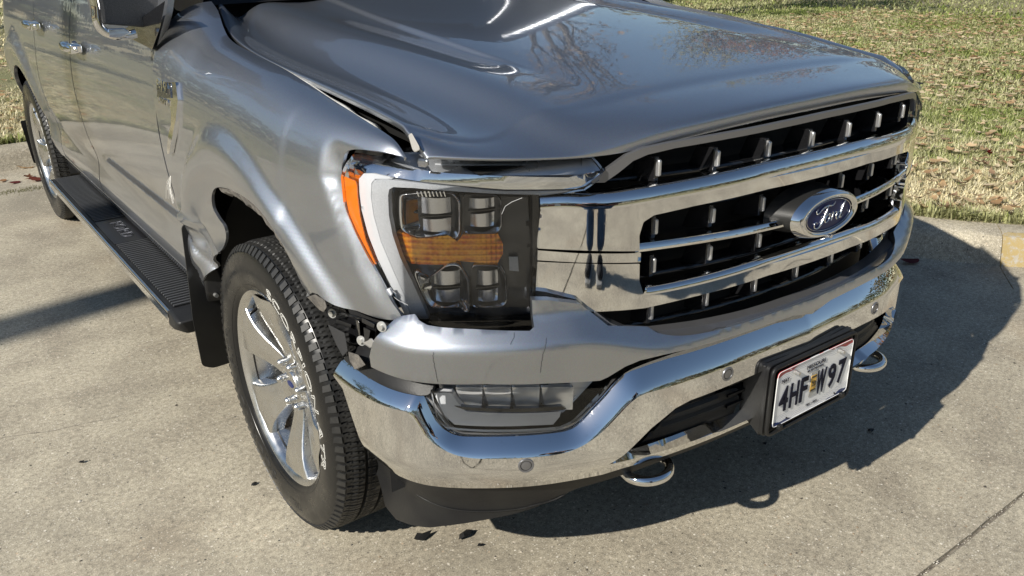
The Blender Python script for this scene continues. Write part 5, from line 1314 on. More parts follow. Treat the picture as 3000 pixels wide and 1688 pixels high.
# ---------------------------------------------------------------- wheels
def lathe(name,prof,m,parent,n=96,xs=1,fn=None,sharp=35):
    V=[];F=[];k=len(prof)
    for i in range(n):
        a=2*PI*i/n
        for j,(o,r) in enumerate(prof):
            if fn: o,r=fn(i,a,j,o,r)
            V.append((-o*xs,-r*math.cos(a),r*math.sin(a)))
    for i in range(n):
        for j in range(k-1): F.append((i*k+j,i*k+j+1,((i+1)%n)*k+j+1,((i+1)%n)*k+j))
    return mesh(name,V,F,m,parent,sharp=sharp)
def wheel(detail=True):
    root=bpy.data.objects.new('wheel',None); link(root,T)
    # carcass sidewalls
    side=[(-.030,.255),(-.008,.274),(.002,.284),(.006,.288),(.010,.293),(.015,.305),(.0195,.325),(.0205,.345),(.0190,.364),(.016,.376),(.0125,.389),(.005,.400),(-.006,.4085)]
    lathe('tyre_sidewall',side,'sidewall',root,n=120)
    inn=[(-.272-o,r) for o,r in side[::-1]]
    lathe('tyre_sidewall',inn,'sidewall',root,n=60)
    # tread: ribs, grooves and sipes modelled on the surface
    cols=[]
    ribs=[(-.006,-.052),(-.062,-.100),(-.110,-.162),(-.172,-.210),(-.220,-.266)]
    def rad(o): 
        e=min(abs(o+.006),abs(o+.266));return .4150-.0060*(1-sst(e/.030))
    for a,b in ribs:
        cols.append((a+.0008,rad(a)-.012,None))
        n=6 if a!=-.006 else 8
        for i in range(n+1): 
            o=a+(b-a)*i/n;cols.append((o,rad(o),(a,b)))
        cols.append((b-.0008,rad(b)-.012,None))
    PITCH=96;sub=8;n=PITCH*sub
    def fn(i,a,j,o,r):
        rb=cols[j][2]
        if rb is None: return o,r
        idx=ribs.index(rb);t=(o-rb[0])/(rb[1]-rb[0])
        ph=(i+int(t*3+idx*3))%sub
        d=0
        if idx in (0,4):
            big=(ph in (0,)) ; d=.0065 if big and t>-.1 else 0
            if ph==4 and .25<t<.95: d=.003
        else:
            if ph==0 : d=.006 if (t<.65 or (i//sub)%2) else 0
            if ph in (3,5) and .15<t<.85: d=.0028
        return o,r-d
    tr=lathe('tyre_tread',[(o,r) for o,r,_ in cols],'tyre',root,n=n,fn=fn,sharp=25)
    # shoulder scallops
    V=[];F=[]
    for p in range(PITCH):
        a0=2*PI*(p+.15)/PITCH;a1=2*PI*(p+.75)/PITCH
        b=len(V)
        for a,(o,r) in ((a0,(-.003,.4095)),(a1,(-.003,.4095)),(a1,(.0105,.3935)),(a0,(.0125,.3905)),):
            V.append((-o-.0025,-r*math.cos(a)*1.002,r*math.sin(a)*1.002))
        for a,(o,r) in ((a0,(-.009,.404)),(a1,(-.009,.404)),(a1,(.006,.389)),(a0,(.008,.386))): V.append((-o,-r*math.cos(a),r*math.sin(a)))
        F+=[(b,b+1,b+2,b+3),(b,b+1,b+5,b+4),(b+1,b+2,b+6,b+5),(b+2,b+3,b+7,b+6),(b+3,b,b+4,b+7)]
    o=mesh('shoulder_lug',V,F,'tyre',root,sharp=20); o['kind']='stuff'
    if detail:
        def wrap(text,cent,size,r0,m,out,spanscale=1.,o_=.0262,sp=1.,flip=1):
            V,F=text_mesh(text,size,outline=out,sx=spanscale,spacing=sp)
            W=[]
            for x,y,z in V:
                r=r0+y;a=math.radians(cent)-x/ (r0+size*.35)
                oo=tab([(.293,.010),(.305,.015),(.325,.0197),(.345,.0207),(.362,.0187),(.372,.0152)],r)+abs(z)*.6+.0006
                W.append((-oo,-r*math.cos(a),r*math.sin(a)))
            return mesh('sidewall_lettering',W,F,m,root,smooth=False)
        wrap('SCORPION ATR',31,.043,.316,'white_mark',.0007,1.62,sp=1.08)
        wrap('SCORPION ATR',213,.043,.316,'tyre',.0008,1.62,sp=1.08)
        wrap('PIRELLI',137,.034,.332,'tyre',0,.86)
        wrap('PIRELLI',-77,.034,.332,'tyre',0,.86)
        for k in range(5):
            for cc in (123,-91):
                a=math.radians(cc+14);
        # raised circumferential lines and radial hatching
        for rr,oo in ((.300,.0130),(.3685,.0165),(.376,.0135)):
            tube('sidewall_ring',[(-oo,-rr*math.cos(a),rr*math.sin(a)) for a in [2*PI*i/120 for i in range(120)]],.0009,'sidewall',root,n=5,closed=True)
    # rim barrel and lip
    lathe('rim',[(-.272,.258),(-.262,.263),(-.250,.250),(-.10,.236),(-.055,.250),(-.030,.2575),(-.014,.2620),(-.006,.267),(-.002,.2725),(.003,.2785),(.0045,.2815),(.002,.2835),(-.006,.2825)],'alloy',root,n=120,sharp=28)
    # spokes: six faceted blades on structured grids
    for k in range(6):
        ph=math.radians(99+60*k);cu,su=math.cos(ph),math.sin(ph)
        US=[.045,.07,.10,.13,.155,.175,.20,.225,.245,.259]
        HW=[(.045,.033),(.10,.039),(.14,.046),(.17,.054),(.20,.064),(.23,.078),(.259,.092)]
        PR=[(-1.02,-.034),(-1.0,-.016),(-.93,-.003),(-.86,.0),(-.50,.001),(-.44,.0012),(-.03,.0035),(.03,.0035),(.44,.0012),(.50,.001),(.88,.0),(.93,-.003),(1.0,-.018),(1.02,-.034)]
        V=[];F=[];m_=len(PR)
        for u in US:
            hw=tab(HW,u);base=-.050+.044*sst((u-.05)/.19);pk=sst((u-.165)/.012)*sst((.250-u)/.02)
            for q,hh in PR:
                d=hh*(1.2 if u>.12 else .8)
                if abs(q)<.30: d-=.005*pk
                v=q*hw;V.append((-(base+d),-(u*cu-v*su),u*su+v*cu))
        for a in range(len(US)-1):
            for b in range(m_-1): c=a*m_+b;F.append((c,c+1,c+m_+1,c+m_))
        mesh('spoke',V,F,'alloy',root,bev=.0018,ang=22,sharp=18)
    lathe('rim_hub',[(-.075,.088),(-.062,.086),(-.054,.080),(-.0500,.070),(-.049,.045),(-.047,.041),(-.047,.0)],'alloy',root,n=60)
    lathe('centre_cap',[(-.048,.0385),(-.043,.0380),(-.040,.035),(-.0385,.026),(-.0378,0)],'alloy',root,n=48)
    V=[(-(-.0368),-.020*math.cos(t),.009*math.sin(t)) for t in [2*PI*i/24 for i in range(24)]]+[(-(-.0372+.0009),-.020*math.cos(t)*.9,.009*math.sin(t)*.9) for t in [2*PI*i/24 for i in range(24)]]
    mesh('cap_badge',[(.0366,a,b) for _,a,b in V[:24]]+[(.0385,a,b) for _,a,b in V[:24]],[tuple(range(24))]+[(i,(i+1)%24,24+(i+1)%24,24+i) for i in range(24)],'blue',root)
    for k in range(6):
        a=math.radians(69+60*k);cy,cz=-.067*math.cos(a),.067*math.sin(a)
        pr=[(-.058,.0125),(-.040,.0125),(-.031,.0118),(-.025,.0085),(-.0225,.004),(-.022,.0)]
        V=[];F=[]
        for o_,r in pr:
            for i in range(12): 
                rr=r*(1 if i%2 else .93);t=2*PI*i/12;V.append((-o_,cy+max(rr,.0003)*math.cos(t),cz+max(rr,.0003)*math.sin(t)))
        for j in range(len(pr)-1):
            for i in range(12): F.append((j*12+i,j*12+(i+1)%12,(j+1)*12+(i+1)%12,(j+1)*12+i))
        mesh('lug_nut',V,F,'alloy',root,sharp=50)
    if detail: 
        a=math.radians(129); tube('valve_stem',[(.035,-.243*math.cos(a),.243*math.sin(a)),(-.002,-.226*math.cos(a),.226*math.sin(a))],.0048,'blkg',root,n=10)
    lathe('brake_disc',[(-.145,.06),(-.140,.172),(-.160,.172)],'rim_dark',root,n=60)
    box('brake_caliper',(.13,.15,.03),(.07,.07,.16),'rim_dark',root,bev=.01)
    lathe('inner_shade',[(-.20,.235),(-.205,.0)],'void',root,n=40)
    return root
XW=-1.004
W1=wheel(); W1.location=(XW,WY,WZ)
def cp(o,loc,flip=False):
    c=o.copy(); COL.objects.link(c); c.parent=T; c.location=loc
    if flip: c.scale=(-1,1,1)
    for ch in [x for x in bpy.data.objects if x.parent==o]:
        d=ch.copy(); COL.objects.link(d); d.parent=c
    return c
W2=cp(W1,(XW+.01,RY,WZ)); W2.rotation_euler.x=math.radians(25)
cp(W1,(-XW,WY,WZ),True); cp(W1,(-XW-.01,RY,WZ),True)
# ---------------------------------------------------------------- running boards, mud flaps
def board():
    xo0,xo1=-1.085,-.93;y0,y1=1.66,3.80;zt=.405
    b=hull('running_board',[(xo0,y0,zt-.004),(xo1,y0,zt),(xo0,y1,zt-.004),(xo1,y1,zt),(xo0-.008,y0,zt-.03),(xo1,y0,zt-.05),(xo0-.008,y1,zt-.03),(xo1,y1,zt-.05)],'blk',T,bev=.003)
    # ribs of the tread mat in two fields, lettered pad between them
    n=0
    y=y0+.03
    while y<y1-.03:
        if not (2.47<y<2.86):
            box('tread_rib',(-1.004,y,zt+.002),(.125,.010,.007),'blk2',b,bev=.0015)
        y+=.0235
    box('step_pad',(-1.004,2.665,zt+.001),(.130,.36,.004),'blkg2',b,bev=.001)
    V,F=text_mesh('FORD',.085,outline=.0016,sx=1.0,spacing=1.1)
    mesh('step_lettering',[(-1.0+q*.8+.025*0-.02,2.665-p*1.05,zt+.0045+abs(r)) for p,q,r in V],F,'satin_dk',b,smooth=False)
    tube('board_edge_trim',[(xo0-.003,y0+.002+(y1-y0-.004)*i/20,zt-.006) for i in range(21)],.0065,'chrome',b,n=10,flat=1.1)
    mesh('board_side_trim',[(xo0-.009,y0,zt-.012),(xo0-.009,y1,zt-.012),(xo0-.012,y1,zt-.034),(xo0-.012,y0,zt-.034)],[(0,1,2,3)],'chrome',b)
    hull('board_end_cap',[(xo0-.006,y0+.01,zt+.003),(xo1+.02,y0+.01,zt+.006),(xo0-.012,y0+.01,zt-.05),(xo1+.02,y0+.01,zt-.055),(xo0-.004,y0-.09,zt-.014),(xo1+.02,y0-.10,zt-.008),(xo0+.02,y0-.085,zt-.062),(xo1+.02,y0-.09,zt-.062),(xo0-.010,y0-.05,zt-.05)],'blk',b,bev=.010,seg=3)
    for y_ in (1.8,2.7,3.6): hull('board_bracket',[(xo1,y_-.03,zt-.03),(xo1,y_+.03,zt-.03),(-.80,y_-.03,zt+.03),(-.80,y_+.03,zt+.03),(xo1,y_-.03,zt-.01),(-.80,y_,zt+.06)],'blk',b)
M['blk2']=mat('grey_ribbed_step_rubber',(.045,.046,.048),.42,bump=(200,.2,.001)); M['blkg2']=mat('smooth_step_pad',(.016,.016,.018),.3); M['satin_dk']=mat('dark_satin_letter_edge',(.10,.10,.11),.35,.5)
board()
FL=[(-0.98,2.0982,0.1913),(-0.98,2.1596,0.1239),(-0.98,2.2646,-0.0413),(-0.98,2.2749,-0.1262),(-0.98,1.9942,-0.0201),(-0.98,1.4886,0.2093),(-0.98,1.4495,0.3399),(-0.98,1.3962,0.6088),(-0.98,1.335,0.6776),(-0.98,1.4228,0.6554),(-0.98,1.4828,0.6171),(-0.98,1.5564,0.5474),(-0.98,1.6334,0.4612)]
flap=panel('mud_flap',[(p[1],p[2]) for p in FL] if False else [(-1.030,.72),(-1.0,.735),(-.955,.735),(-.90,.70),(-.80,.66),(-.80,.20),(-1.0,.195),(-1.035,.215),(-1.045,.40)],lambda a,b:(a,1.545+.03*sst((.45-b)/.3),b),'blk',T,h=.03,thick=.006,rnd=.012,bev=.001)
hull('mud_flap_bracket',[(-1.0,1.54,.735),(-.94,1.52,.735),(-1.0,1.50,.50),(-.93,1.48,.47),(-.99,1.545,.45),(-.93,1.545,.45),(-.985,1.49,.70)],'blk',flap,bev=.006)
for z_ in (.68,.60,.49): tube('flap_screw',[(-.975,1.50,z_),(-.975,1.480,z_)],.007,'steel',flap,n=8)
panel('mud_flap',[(-1.02,.50),(-.80,.50),(-.80,.22),(-1.0,.22)],lambda a,b:(a,RY+.56,b),'blk',T,h=.05,thick=.006,rnd=.012)
# fender vent badge: chrome L-shaped trim with raised characters
def vent():
    out=1
    def off(d):
        def fn(y,z): x=sidex(y,z);return (x-d,y,z)
        return fn
    BV=[(1.5699,1.1631),(1.5334,1.169),(1.4024,1.185),(1.3938,1.1715),(1.3775,1.1384),(1.3894,1.1109),(1.4024,1.081),(1.4477,1.0279),(1.5095,0.9629),(1.5378,0.9565),(1.4984,1.0145),(1.4538,1.0593),(1.447,1.0941),(1.4632,1.1191),(1.4902,1.1222),(1.5823,1.1186)]
    gk=panel('vent_gasket',[(a+(.006 if a>1.4 else -.008),b_) for a,b_ in BV],off(.0035),'blk',fend,h=.02,hb=.01,thick=.004,inward=IN)
    b=panel('fender_vent',BV,off(.015),'chrome_clean',T,h=.02,hb=.008,thick=.014,inward=IN,bev=.004,seg=3)
    PV=[(1.5692,1.1557),(1.5212,1.1646),(1.4445,1.1699),(1.4342,1.1375),(1.5084,1.1272),(1.5761,1.1221)]
    panel('vent_badge_plate',PV,off(.018),'blkg2c',b,h=.02,thick=.004,inward=IN,bev=.001)
    def put(st,y0,z0,hh,wd):
        V,F=text_mesh(st,1.,bold=.02,extrude=.5);xs=[v[0] for v in V];ys=[v[1] for v in V];w0=max(xs)-min(xs);h0=max(ys)-min(ys)
        W=[]
        for p,q,r in V:
            y=y0-((p-min(xs))/w0-.5)*wd;z=z0+((q-min(ys))/h0-.5)*hh;W.append((sidex(y,z)-.0185-(r+.5)*.003,y,z))
        mesh('vent_lettering',W,F,'chrome',b,smooth=False)
    put('F-150',VB_C[0],VB_C[1]+.012,.034,.115); put('LARIAT',VB_C[0]-.004,VB_C[1]-.030,.016,.085)
VB_C=[(1.5097,1.1488)][0]
M['blkg2c']=mat('dark_chrome_plate',(.16,.165,.17),.2,.9)
vent()
# torn felt lining hanging along the wheel arch, broken bracket behind the bumper
def torn():
    A=[(1.1078,0.9503),(1.0317,0.957),(0.9461,0.9659),(0.8384,0.9711),(0.7557,0.9595),(0.6964,0.9328),(0.6647,0.9)];V=[];F=[];R=random.Random(8)
    for i,(y,z) in enumerate(spl2(A,6)):
        x=sidex(y,z)+.03;d=.016+.013*R.random()+(.012 if i>14 else 0)
        ny,nz=WY-y,WZ-z;l=math.hypot(ny,nz)
        V+=[(x-.022,y,z),(x-.016+R.uniform(-.004,.004),y+ny/l*d*.5,z+nz/l*d*.5),(x+R.uniform(-.006,.006),y+ny/l*d,z+nz/l*d)]
        if i: k=3*i;F+=[(k-3,k-2,k+1,k),(k-2,k-1,k+2,k+1)]
    solidify(mesh('torn_lining',V,F,'torn',T,smooth=False),.004)
    R=random.Random(4)
    P=[(0.6291,0.7835),(0.5402,0.8235),(0.5142,0.8165),(0.5023,0.8031),(0.5208,0.7841),(0.5796,0.7635),(0.6027,0.762)]
    pp=[]
    hull('torn_lining',[(sidex(y,z)+R.uniform(-.004,.02),y,z) for y,z in P],'torn',T,bev=.002)
    # bracket body
    b=hull('bumper_bracket',[(-0.955,0.644,0.7421),(-0.955,0.4949,0.7687),(-0.955,0.3774,0.7949),(-0.955,0.3935,0.7439),(-0.955,0.5009,0.6933),(-0.955,0.6058,0.6611),(-0.955,0.6485,0.6814)]+[(-0.93,0.704,0.7142),(-0.93,0.5498,0.7418),(-0.93,0.4284,0.7689),(-0.93,0.445,0.7161),(-0.93,0.556,0.6638),(-0.93,0.6646,0.6305),(-0.93,0.7087,0.6515)],'blkg',T,bev=.004)
    hull('bracket_rib',[(-0.972,0.4504,0.7813),(-0.972,0.4299,0.7863),(-0.972,0.4306,0.7472),(-0.972,0.4518,0.739)]+[(-0.95,0.4985,0.7575),(-0.95,0.4774,0.7626),(-0.95,0.4782,0.7223),(-0.95,0.5,0.7139)],'blkg',b,bev=.002)
    hull('bracket_rib',[(-0.975,0.4084,0.8015),(-0.975,0.3485,0.8074),(-0.975,0.3534,0.7961),(-0.975,0.4108,0.7885)]+[(-0.95,0.4619,0.775),(-0.95,0.3999,0.7811),(-0.95,0.405,0.7694),(-0.95,0.4643,0.7615)],'blk',b,bev=.002)
    hull('bracket_rib',[(-0.975,0.4043,0.7803),(-0.975,0.3723,0.7842),(-0.975,0.3854,0.7532),(-0.975,0.4066,0.7408)]+[(-0.95,0.4576,0.753),(-0.95,0.4245,0.7571),(-0.95,0.4381,0.725),(-0.95,0.46,0.7121)],'blk',b,bev=.002)
    hull('bracket_rib',[(-0.968,0.5616,0.7397),(-0.968,0.4797,0.7569),(-0.968,0.4855,0.7445),(-0.968,0.5643,0.7273)]+[(-0.95,0.6036,0.7192),(-0.95,0.5196,0.7368),(-0.95,0.5256,0.7242),(-0.95,0.6063,0.7066)],'blk',b,bev=.002)
    hull('bracket_clip',[(-0.985,0.5741,0.7269),(-0.985,0.4828,0.7396),(-0.985,0.4747,0.6958),(-0.985,0.5059,0.6701),(-0.985,0.5375,0.6882)]+[(-0.97,0.6102,0.7092),(-0.97,0.517,0.7221),(-0.97,0.5086,0.6774),(-0.97,0.5405,0.6511),(-0.97,0.5727,0.6696)],'liner',b,bev=.003)
    hull('bracket_tab',[(-0.975,0.4284,0.7364),(-0.975,0.3673,0.7684),(-0.975,0.3507,0.757),(-0.975,0.3803,0.7371)]+[(-0.965,0.45,0.7249),(-0.965,0.3881,0.7573),(-0.965,0.3713,0.7458),(-0.965,0.4013,0.7256)],'satin_tooth',b,bev=.003)
    hull('torn_lining',[(-0.99,0.4634,0.7019),(-0.99,0.4112,0.7145),(-0.99,0.378,0.7031),(-0.99,0.4369,0.6656),(-0.99,0.4597,0.6776)]+[(-0.975,0.4973,0.6835),(-0.975,0.444,0.6964),(-0.975,0.4101,0.6848)],'torn',T,bev=.002)
    for (u,) in []: pass
    for p in [(-0.972,0.5703,0.7525),(-0.972,0.3223,0.8108),(-0.972,0.4275,0.7375)]:
        q=Vector(p);d=Vector((-.86,-.5,.1)).normalized()
        t1=tube('bolt_washer',[q,q+d*.0015],.0115,'steel_w',b,n=20); tube('bolt_head',[q+d*.0015,q+d*.008],.0062,'steel',b,n=6)
M['steel_w']=mat('pale_washer',(.40,.40,.39),.5,.5)
torn()
# loose white fibres hanging at the fender seam
def fibres():
    R=random.Random(6);base=Vector(fender(1.655,.86))+Vector((-.012,0,0))
    base=Vector([(-1.035,1.5474,0.8863)][0])
    for i in range(9):
        e=base+Vector((-.004+R.uniform(-.004,.004),R.uniform(-.02,.035) if i<6 else R.uniform(.03,.09),-R.uniform(.05,.10)))
        m_=(base+e)/2+Vector((-.006,R.uniform(-.01,.01),.004))
        tube('loose_thread',[base,m_,e],.0006,'white_thr',fend,n=4,caps=False)
M['white_thr']=mat('white_threads',(.75,.73,.68),.7)
fibres()
# lamp cracks (shattered edge of the lens)
def lampcracks():
    for s_ in ("1138,855 1150,868 1165,880 1195,895","1135,858 1140,880 1160,900 1180,925","1132,850 1145,848 1160,862","1178,912 1192,925 1205,945","1130,862 1134,875 1142,880"): pass
    A=[[(-1.0418,0.8701),(-1.0329,0.8613),(-1.0218,0.8534),(-0.9997,0.8442)],[(-1.0445,0.8673),(-1.0418,0.8505),(-1.0269,0.8371),(-1.0127,0.8192)],[(-1.0464,0.8732),(-1.0357,0.8764),(-1.0246,0.8671)],[(-0.7995,1.0452),(-0.7924,1.0612),(-0.7787,1.07),(-0.7584,1.0779)]]
    for a in A: tube('lens_crack',[(*FC.at(s,.005+lens_prof(s,z)),z) for s,z in a],.0006,'white_thr2',HLO,n=4)
    hull('lens_chip',[(*FC.at(s,.012),z) for s,z in [(-1.0454,0.8765),(-1.0356,0.8803),(-1.0302,0.8695),(-1.0349,0.8595),(-1.0449,0.8626)]]+[(*FC.at(s,.004),z) for s,z in [(-1.0454,0.8765),(-1.0356,0.8803),(-1.0302,0.8695),(-1.0349,0.8595)]],'frost',HLO,bev=.001)
M['white_thr2']=mat('fractured_plastic_edge',(.5,.5,.5),.3)
lampcracks()
# ================================================================ SURROUNDINGS (seen mirrored in paint and chrome)
def tree(x,y,h,label,seed,leafc,dens,spread=1.,trunk=.22,group='trees around the lawn',lean=0):
    R=random.Random(seed);root=empty('tree',(x,y,.12),label,'tree',group)
    V=[];F=[];LV=[];LF=[];LC=[];tips=[]
    def seg(p,q,r0,r1,n=6):
        d=(q-p).normalized();a=d.orthogonal().normalized();b=d.cross(a);k=len(V)
        for c,r in ((p,r0),(q,r1)):
            for i in range(n): t=2*PI*i/n;V.append(c+a*math.cos(t)*r+b*math.sin(t)*r)
        F.extend([(k+i,k+(i+1)%n,k+n+(i+1)%n,k+n+i) for i in range(n)])
    def grow(p,d,L,r,lvl):
        q=p;n=3 if lvl<3 else 2
        for i in range(n):
            d=(d+Vector((R.gauss(0,.13),R.gauss(0,.13),R.gauss(.05,.08)))).normalized();e=q+d*L/n;r2=r*(.86 if i<n-1 else .72);seg(q,e,r,r2,7 if lvl<2 else 4);q=e;r=r2
            if lvl>=1 and lvl<4 and R.random()<.7:
                s=(d+Vector((R.gauss(0,.7),R.gauss(0,.7),R.gauss(.1,.4)))).normalized();grow(q,s,L*.55,r*.55,lvl+1)
        if lvl<4:
            for k in range(R.choice((2,3))):
                s=(d+Vector((R.gauss(0,.5),R.gauss(0,.5),R.gauss(.15,.3)))*spread).normalized();grow(q,s,L*R.uniform(.62,.8),r*.75,lvl+1)
        if lvl>=3: tips.append((p,q))
    grow(Vector((0,0,-.1)),Vector((lean,0,1)),h*.32,trunk,0)
    mesh('trunk',V,F,'bark',root,smooth=True,sharp=80)
    for p,q in tips:
        for k in range(dens):
            c=p+(q-p)*R.random()+Vector((R.gauss(0,.22),R.gauss(0,.22),R.gauss(-.05,.2)));s=R.uniform(.05,.10);a=Vector((R.gauss(0,1),R.gauss(0,1),R.gauss(0,1))).normalized();b=a.orthogonal().normalized()*s*.6;a=a*s
            i=len(LV);LV.extend([c-a,c+b,c+a,c-b]);LF.append((i,i+1,i+2,i+3));cc=R.choice(leafc);br=R.uniform(.7,1.2);LC.extend([tuple(t*br for t in cc)]*4)
    if LV: put_mesh('crown',[tuple(v) for v in LV],LF,np.array(LC),'leafm',root)
rust=[(.30,.13,.05),(.38,.19,.08),(.24,.10,.05)];gold=[(.42,.32,.08),(.35,.28,.10),(.25,.24,.07)];grn=[(.07,.10,.03),(.10,.13,.04),(.16,.16,.05)]
tree(6.5,9.5,9,'tall bare tree with a few tan leaves behind the truck bonnet',1,[(.40,.27,.15),(.30,.2,.12)],3)
tree(17.5,11.5,9.5,'rust red leafed tree on the right lawn',2,rust,9,1.1)
tree(3.0,14,10,'large bare tree straight behind the truck',3,[(.35,.25,.13)],2)
tree(19,15,10.5,'golden leafed tree at the back of the lawn',4,gold,9)
tree(20,5,9,'green and yellow tree far right on the lawn',5,grn+gold,10)
tree(-5.5,16,10,'bare tree beyond the kerb on the left',6,grn+[(.3,.2,.1)],5)
tree(13,1.5,7.5,'brown leafed oak right of the truck',8,rust+gold,8,1.1)
tree(-14,13,10,'green tree far left beyond the driveway',9,grn,9)
tree(26,16,12,'tall dark green tree at the lawn far edge',12,grn,12)
tree(12,22,12,'tall greenish tree at the far end of the lawn',13,grn+gold,10)
# utility pole whose shadow crosses the driveway
pole=empty('utility_pole',(-14.5,.86,0),'wooden utility pole standing left of the driveway','pole')
tube('pole_shaft',[(0,0,-.1),(0,0,10.5)],.14,'bark',pole,n=14,radii=[.19,.15])
tube('cross_arm',[(0,-1.1,9.8),(0,1.1,9.8)],.05,'bark',pole,n=6)
# hedge / dark shrubs at the far lawn edge
def shrub(x,y,w_,h,label,seed,c=((.030,.045,.015),(.05,.07,.02),(.09,.10,.04))):
    R=random.Random(seed);root=empty('shrub',(x,y,.12),label,'shrub','dark shrubs at the far lawn edge')
    V=[];F=[];C=[]
    for i in range(2600):
        a=R.uniform(0,6.28);u=R.random()**.5;z=R.random();q=1-.5*z*z
        p=Vector((math.cos(a)*u*w_*q,math.sin(a)*u*w_*.6*q,z*h*(1-.3*u)));s=R.uniform(.04,.09);d=Vector((R.gauss(0,1),R.gauss(0,1),R.gauss(0,1))).normalized();b=d.orthogonal().normalized()*s*.6
        k=len(V);V+=[tuple(p-d*s),tuple(p+b),tuple(p+d*s),tuple(p-b)];F.append((k,k+1,k+2,k+3));C+=[R.choice(c)]*4
    put_mesh('foliage',V,F,np.array(C),'leafm',root)
    for k in range(5):
        a=R.uniform(0,6.28); tube('stem',[(0.1*math.cos(a),.1*math.sin(a),0),(w_*.5*math.cos(a),w_*.3*math.sin(a),h*.6)],.025,'bark',root,n=5)
p_=[(13.7619,10.7956,0.15)][0]
shrub(p_[0]+.8,p_[1]+1.2,1.8,1.6,'dark evergreen shrub just above the bonnet edge at the top of the picture',1)
shrub(p_[0]-3.5,p_[1]+1.5,1.6,1.5,'dark evergreen shrub hidden behind the truck bonnet',2)
# house behind the camera side street, mirrored in bodywork
def house(x,y,rz,label):
    r=empty('house',(x,y,0),label,'house','houses across the road',rz)
    box('wall',(0,0,1.4),(11,7,2.8),'brick',r,bev=0)
    hull('roof',[(-6,-4,2.8),(6,-4,2.8),(-6,4,2.8),(6,4,2.8),(-4.5,0,4.7),(4.5,0,4.7)],mat('grey_shingle_roof',(.10,.095,.09),.9,bump=(8,.5,.05)),r,bev=0)
    for wx in (-3.6,-1.2,3.4):
        f=box('window',(wx,-3.52,1.5),(1.3,.06,1.2),'plate_white',r,bev=.01); box('pane',(wx,-3.56,1.5),(1.1,.04,1.0),'glassy',f,bev=0)
    d=box('door',(1.2,-3.52,1.05),(.95,.06,2.1),'plate_white',r,bev=.01)
house(12,42,0,'brick house with a grey roof far behind the lawn'); house(-10,-30,PI,'brick house with a grey roof across the road behind the photographer')
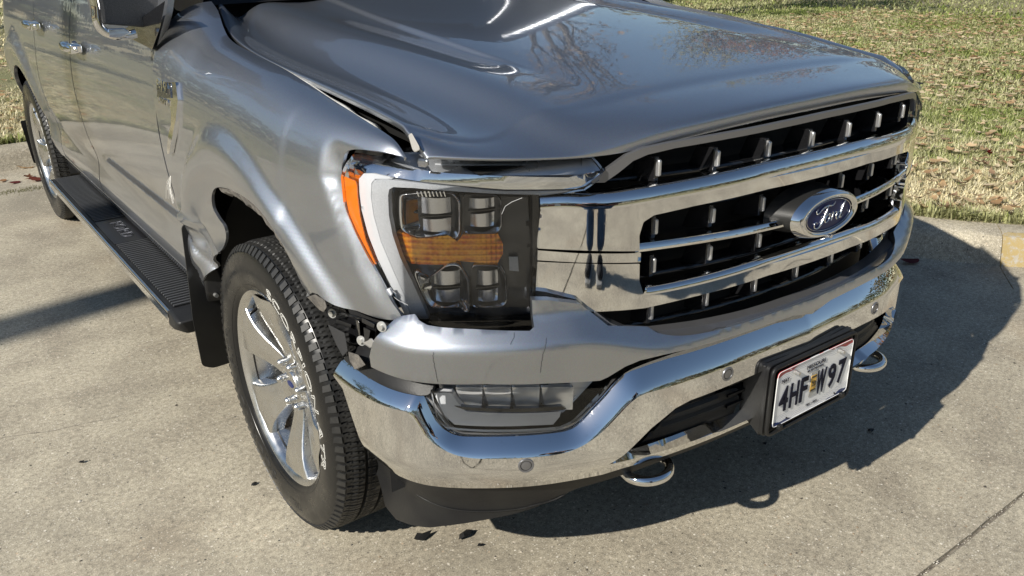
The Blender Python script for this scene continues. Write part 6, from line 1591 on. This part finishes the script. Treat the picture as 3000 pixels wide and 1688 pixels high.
# the photographer, mirrored in the chrome
def person(x,y,rz):
    root=empty('person',(x,y,0),'person in dark jacket, blue jeans and black sneakers holding a phone','person',rz=rz)
    def skin(name,verts,edges,radii,m,root_i=0,sub=1):
        me=bpy.data.meshes.new(name); me.from_pydata(verts,edges,[]); o=bpy.data.objects.new(name,me); link(o,root)
        s=o.modifiers.new('k','SKIN'); s.use_smooth_shade=True
        for i,r in enumerate(radii): me.skin_vertices[0].data[i].radius=r if isinstance(r,tuple) else (r,r)
        me.skin_vertices[0].data[root_i].use_root=True
        u=o.modifiers.new('u','SUBSURF'); u.levels=sub; u.render_levels=sub; me.materials.append(M[m]); return o
    # body: pelvis, spine, neck, arms raised to hold the phone, legs
    vb=[(0,0,.95),(0,.0,1.12),(0,0,1.32),(0,.01,1.45),(0,.03,1.55),(.17,0,1.42),(.26,.06,1.18),(.12,.27,1.24),(-.17,0,1.42),(-.26,.06,1.18),(-.12,.27,1.24)]
    eb=[(0,1),(1,2),(2,3),(3,4),(3,5),(5,6),(6,7),(3,8),(8,9),(9,10)]
    rb=[(.16,.12),(.15,.11),(.18,.12),(.10,.09),(.055,.06),.075,.052,.035,.075,.052,.035]
    skin('jacket',vb,eb,rb,'cloth')
    vl=[(0,0,.97),(.085,0,.90),(.088,.01,.50),(.085,-.01,.10),(-.085,0,.90),(-.088,.01,.50),(-.085,-.01,.10)]
    skin('jeans',vl,[(0,1),(1,2),(2,3),(0,4),(4,5),(5,6)],[(.15,.11),.105,.072,.058,.105,.072,.058],'denim')
    for s in (-1,1):
        skin('sneaker',[(s*.085,-.05,.05),(s*.09,.05,.05),(s*.10,.17,.04)],[(0,1),(1,2)],[(.045,.05),(.045,.045),(.045,.033)],'cloth')
        hull('sole',[(s*.085+a,b,z) for a,b in ((-.045,-.10),(.045,-.10),(.055,.10),(.04,.21),(-.03,.21),(-.05,.10)) for z in (0,.025)],'rubber_sole',root,bev=.005)
        # hand: palm and five fingers round the phone
        hx=s*.075;skin('hand',[(s*.12,.27,1.24),(s*.10,.33,1.27),(hx,.37,1.285),(hx-s*.01,.385,1.335),(hx,.37,1.285),(hx-s*.03,.39,1.315)][:4],[(0,1),(1,2),(2,3)],[.026,(.034,.018),(.03,.015),.012],'skin')
        for k in range(4): skin('finger',[(s*.09,.36,1.255+.020*k),(s*.085,.392,1.258+.020*k),(s*.055,.398,1.262+.020*k)],[(0,1),(1,2)],[.010,.009,.007],'skin')
        skin('thumb',[(s*.09,.35,1.29),(s*.06,.362,1.318),(s*.035,.362,1.322)],[(0,1),(1,2)],[.012,.010,.008],'skin')
    head=skin('head',[(0,.03,1.54),(0,.035,1.62),(0,.045,1.70)],[(0,1),(1,2)],[(.055,.06),(.072,.085),(.078,.092)],'skin',sub=2)
    hull('nose',[(0,.155,1.640),(.014,.130,1.630),(-.014,.130,1.630),(0,.125,1.672)],'skin',root,bev=.003)
    skin('hair',[(0,.01,1.66),(0,.02,1.75)],[(0,1)],[(.088,.092),(.075,.085)],'hair',sub=2)
    for s in (-1,1):
        skin('ear',[(s*.082,.03,1.655),(s*.086,.025,1.635)],[(0,1)],[.014,.011],'skin'); box('eye',(s*.03,.132,1.665),(.022,.01,.009),'cloth',root,bev=.002)
    box('mouth',(0,.130,1.600),(.045,.008,.008),'skin',root,bev=.002)
    ph=box('phone',(0,.375,1.29),(.15,.009,.075),'blkg',root,bev=.003)
    return root
person(-1.04,-2.15,math.radians(-6))

def treeline():
    R=random.Random(21);V=[];F=[];C=[]
    pal=[(.10,.11,.05),(.16,.13,.07),(.07,.08,.04),(.20,.13,.06),(.13,.10,.07),(.22,.19,.09)]
    for i in range(30000):
        a=R.uniform(0,2*PI);q=.5+.5*math.sin(a*9+1.3)*math.sin(a*5+.4);r=R.uniform(48,60)+6*math.sin(a*7);hmax=7+6*q+R.gauss(0,.8)
        z=hmax*R.random()**.8;cc=pal[int((a*7.3)%6)] if R.random()<.6 else R.choice(pal);br=R.uniform(.6,1.3)
        p=Vector((r*math.cos(a),r*math.sin(a),z));s_=R.uniform(.25,.7);d=Vector((R.gauss(0,1),R.gauss(0,1),R.gauss(0,1))).normalized();b=d.orthogonal().normalized()*s_*.7
        k=len(V);V+=[tuple(p-d*s_),tuple(p+b),tuple(p+d*s_),tuple(p-b)];F.append((k,k+1,k+2,k+3));C+=[tuple(t*br for t in cc)]*4
    o=put_mesh('treeline',V,F,np.array(C),'leafm');tag(o,'far-off belt of autumn trees all round the lot','trees',kind='stuff')
treeline()
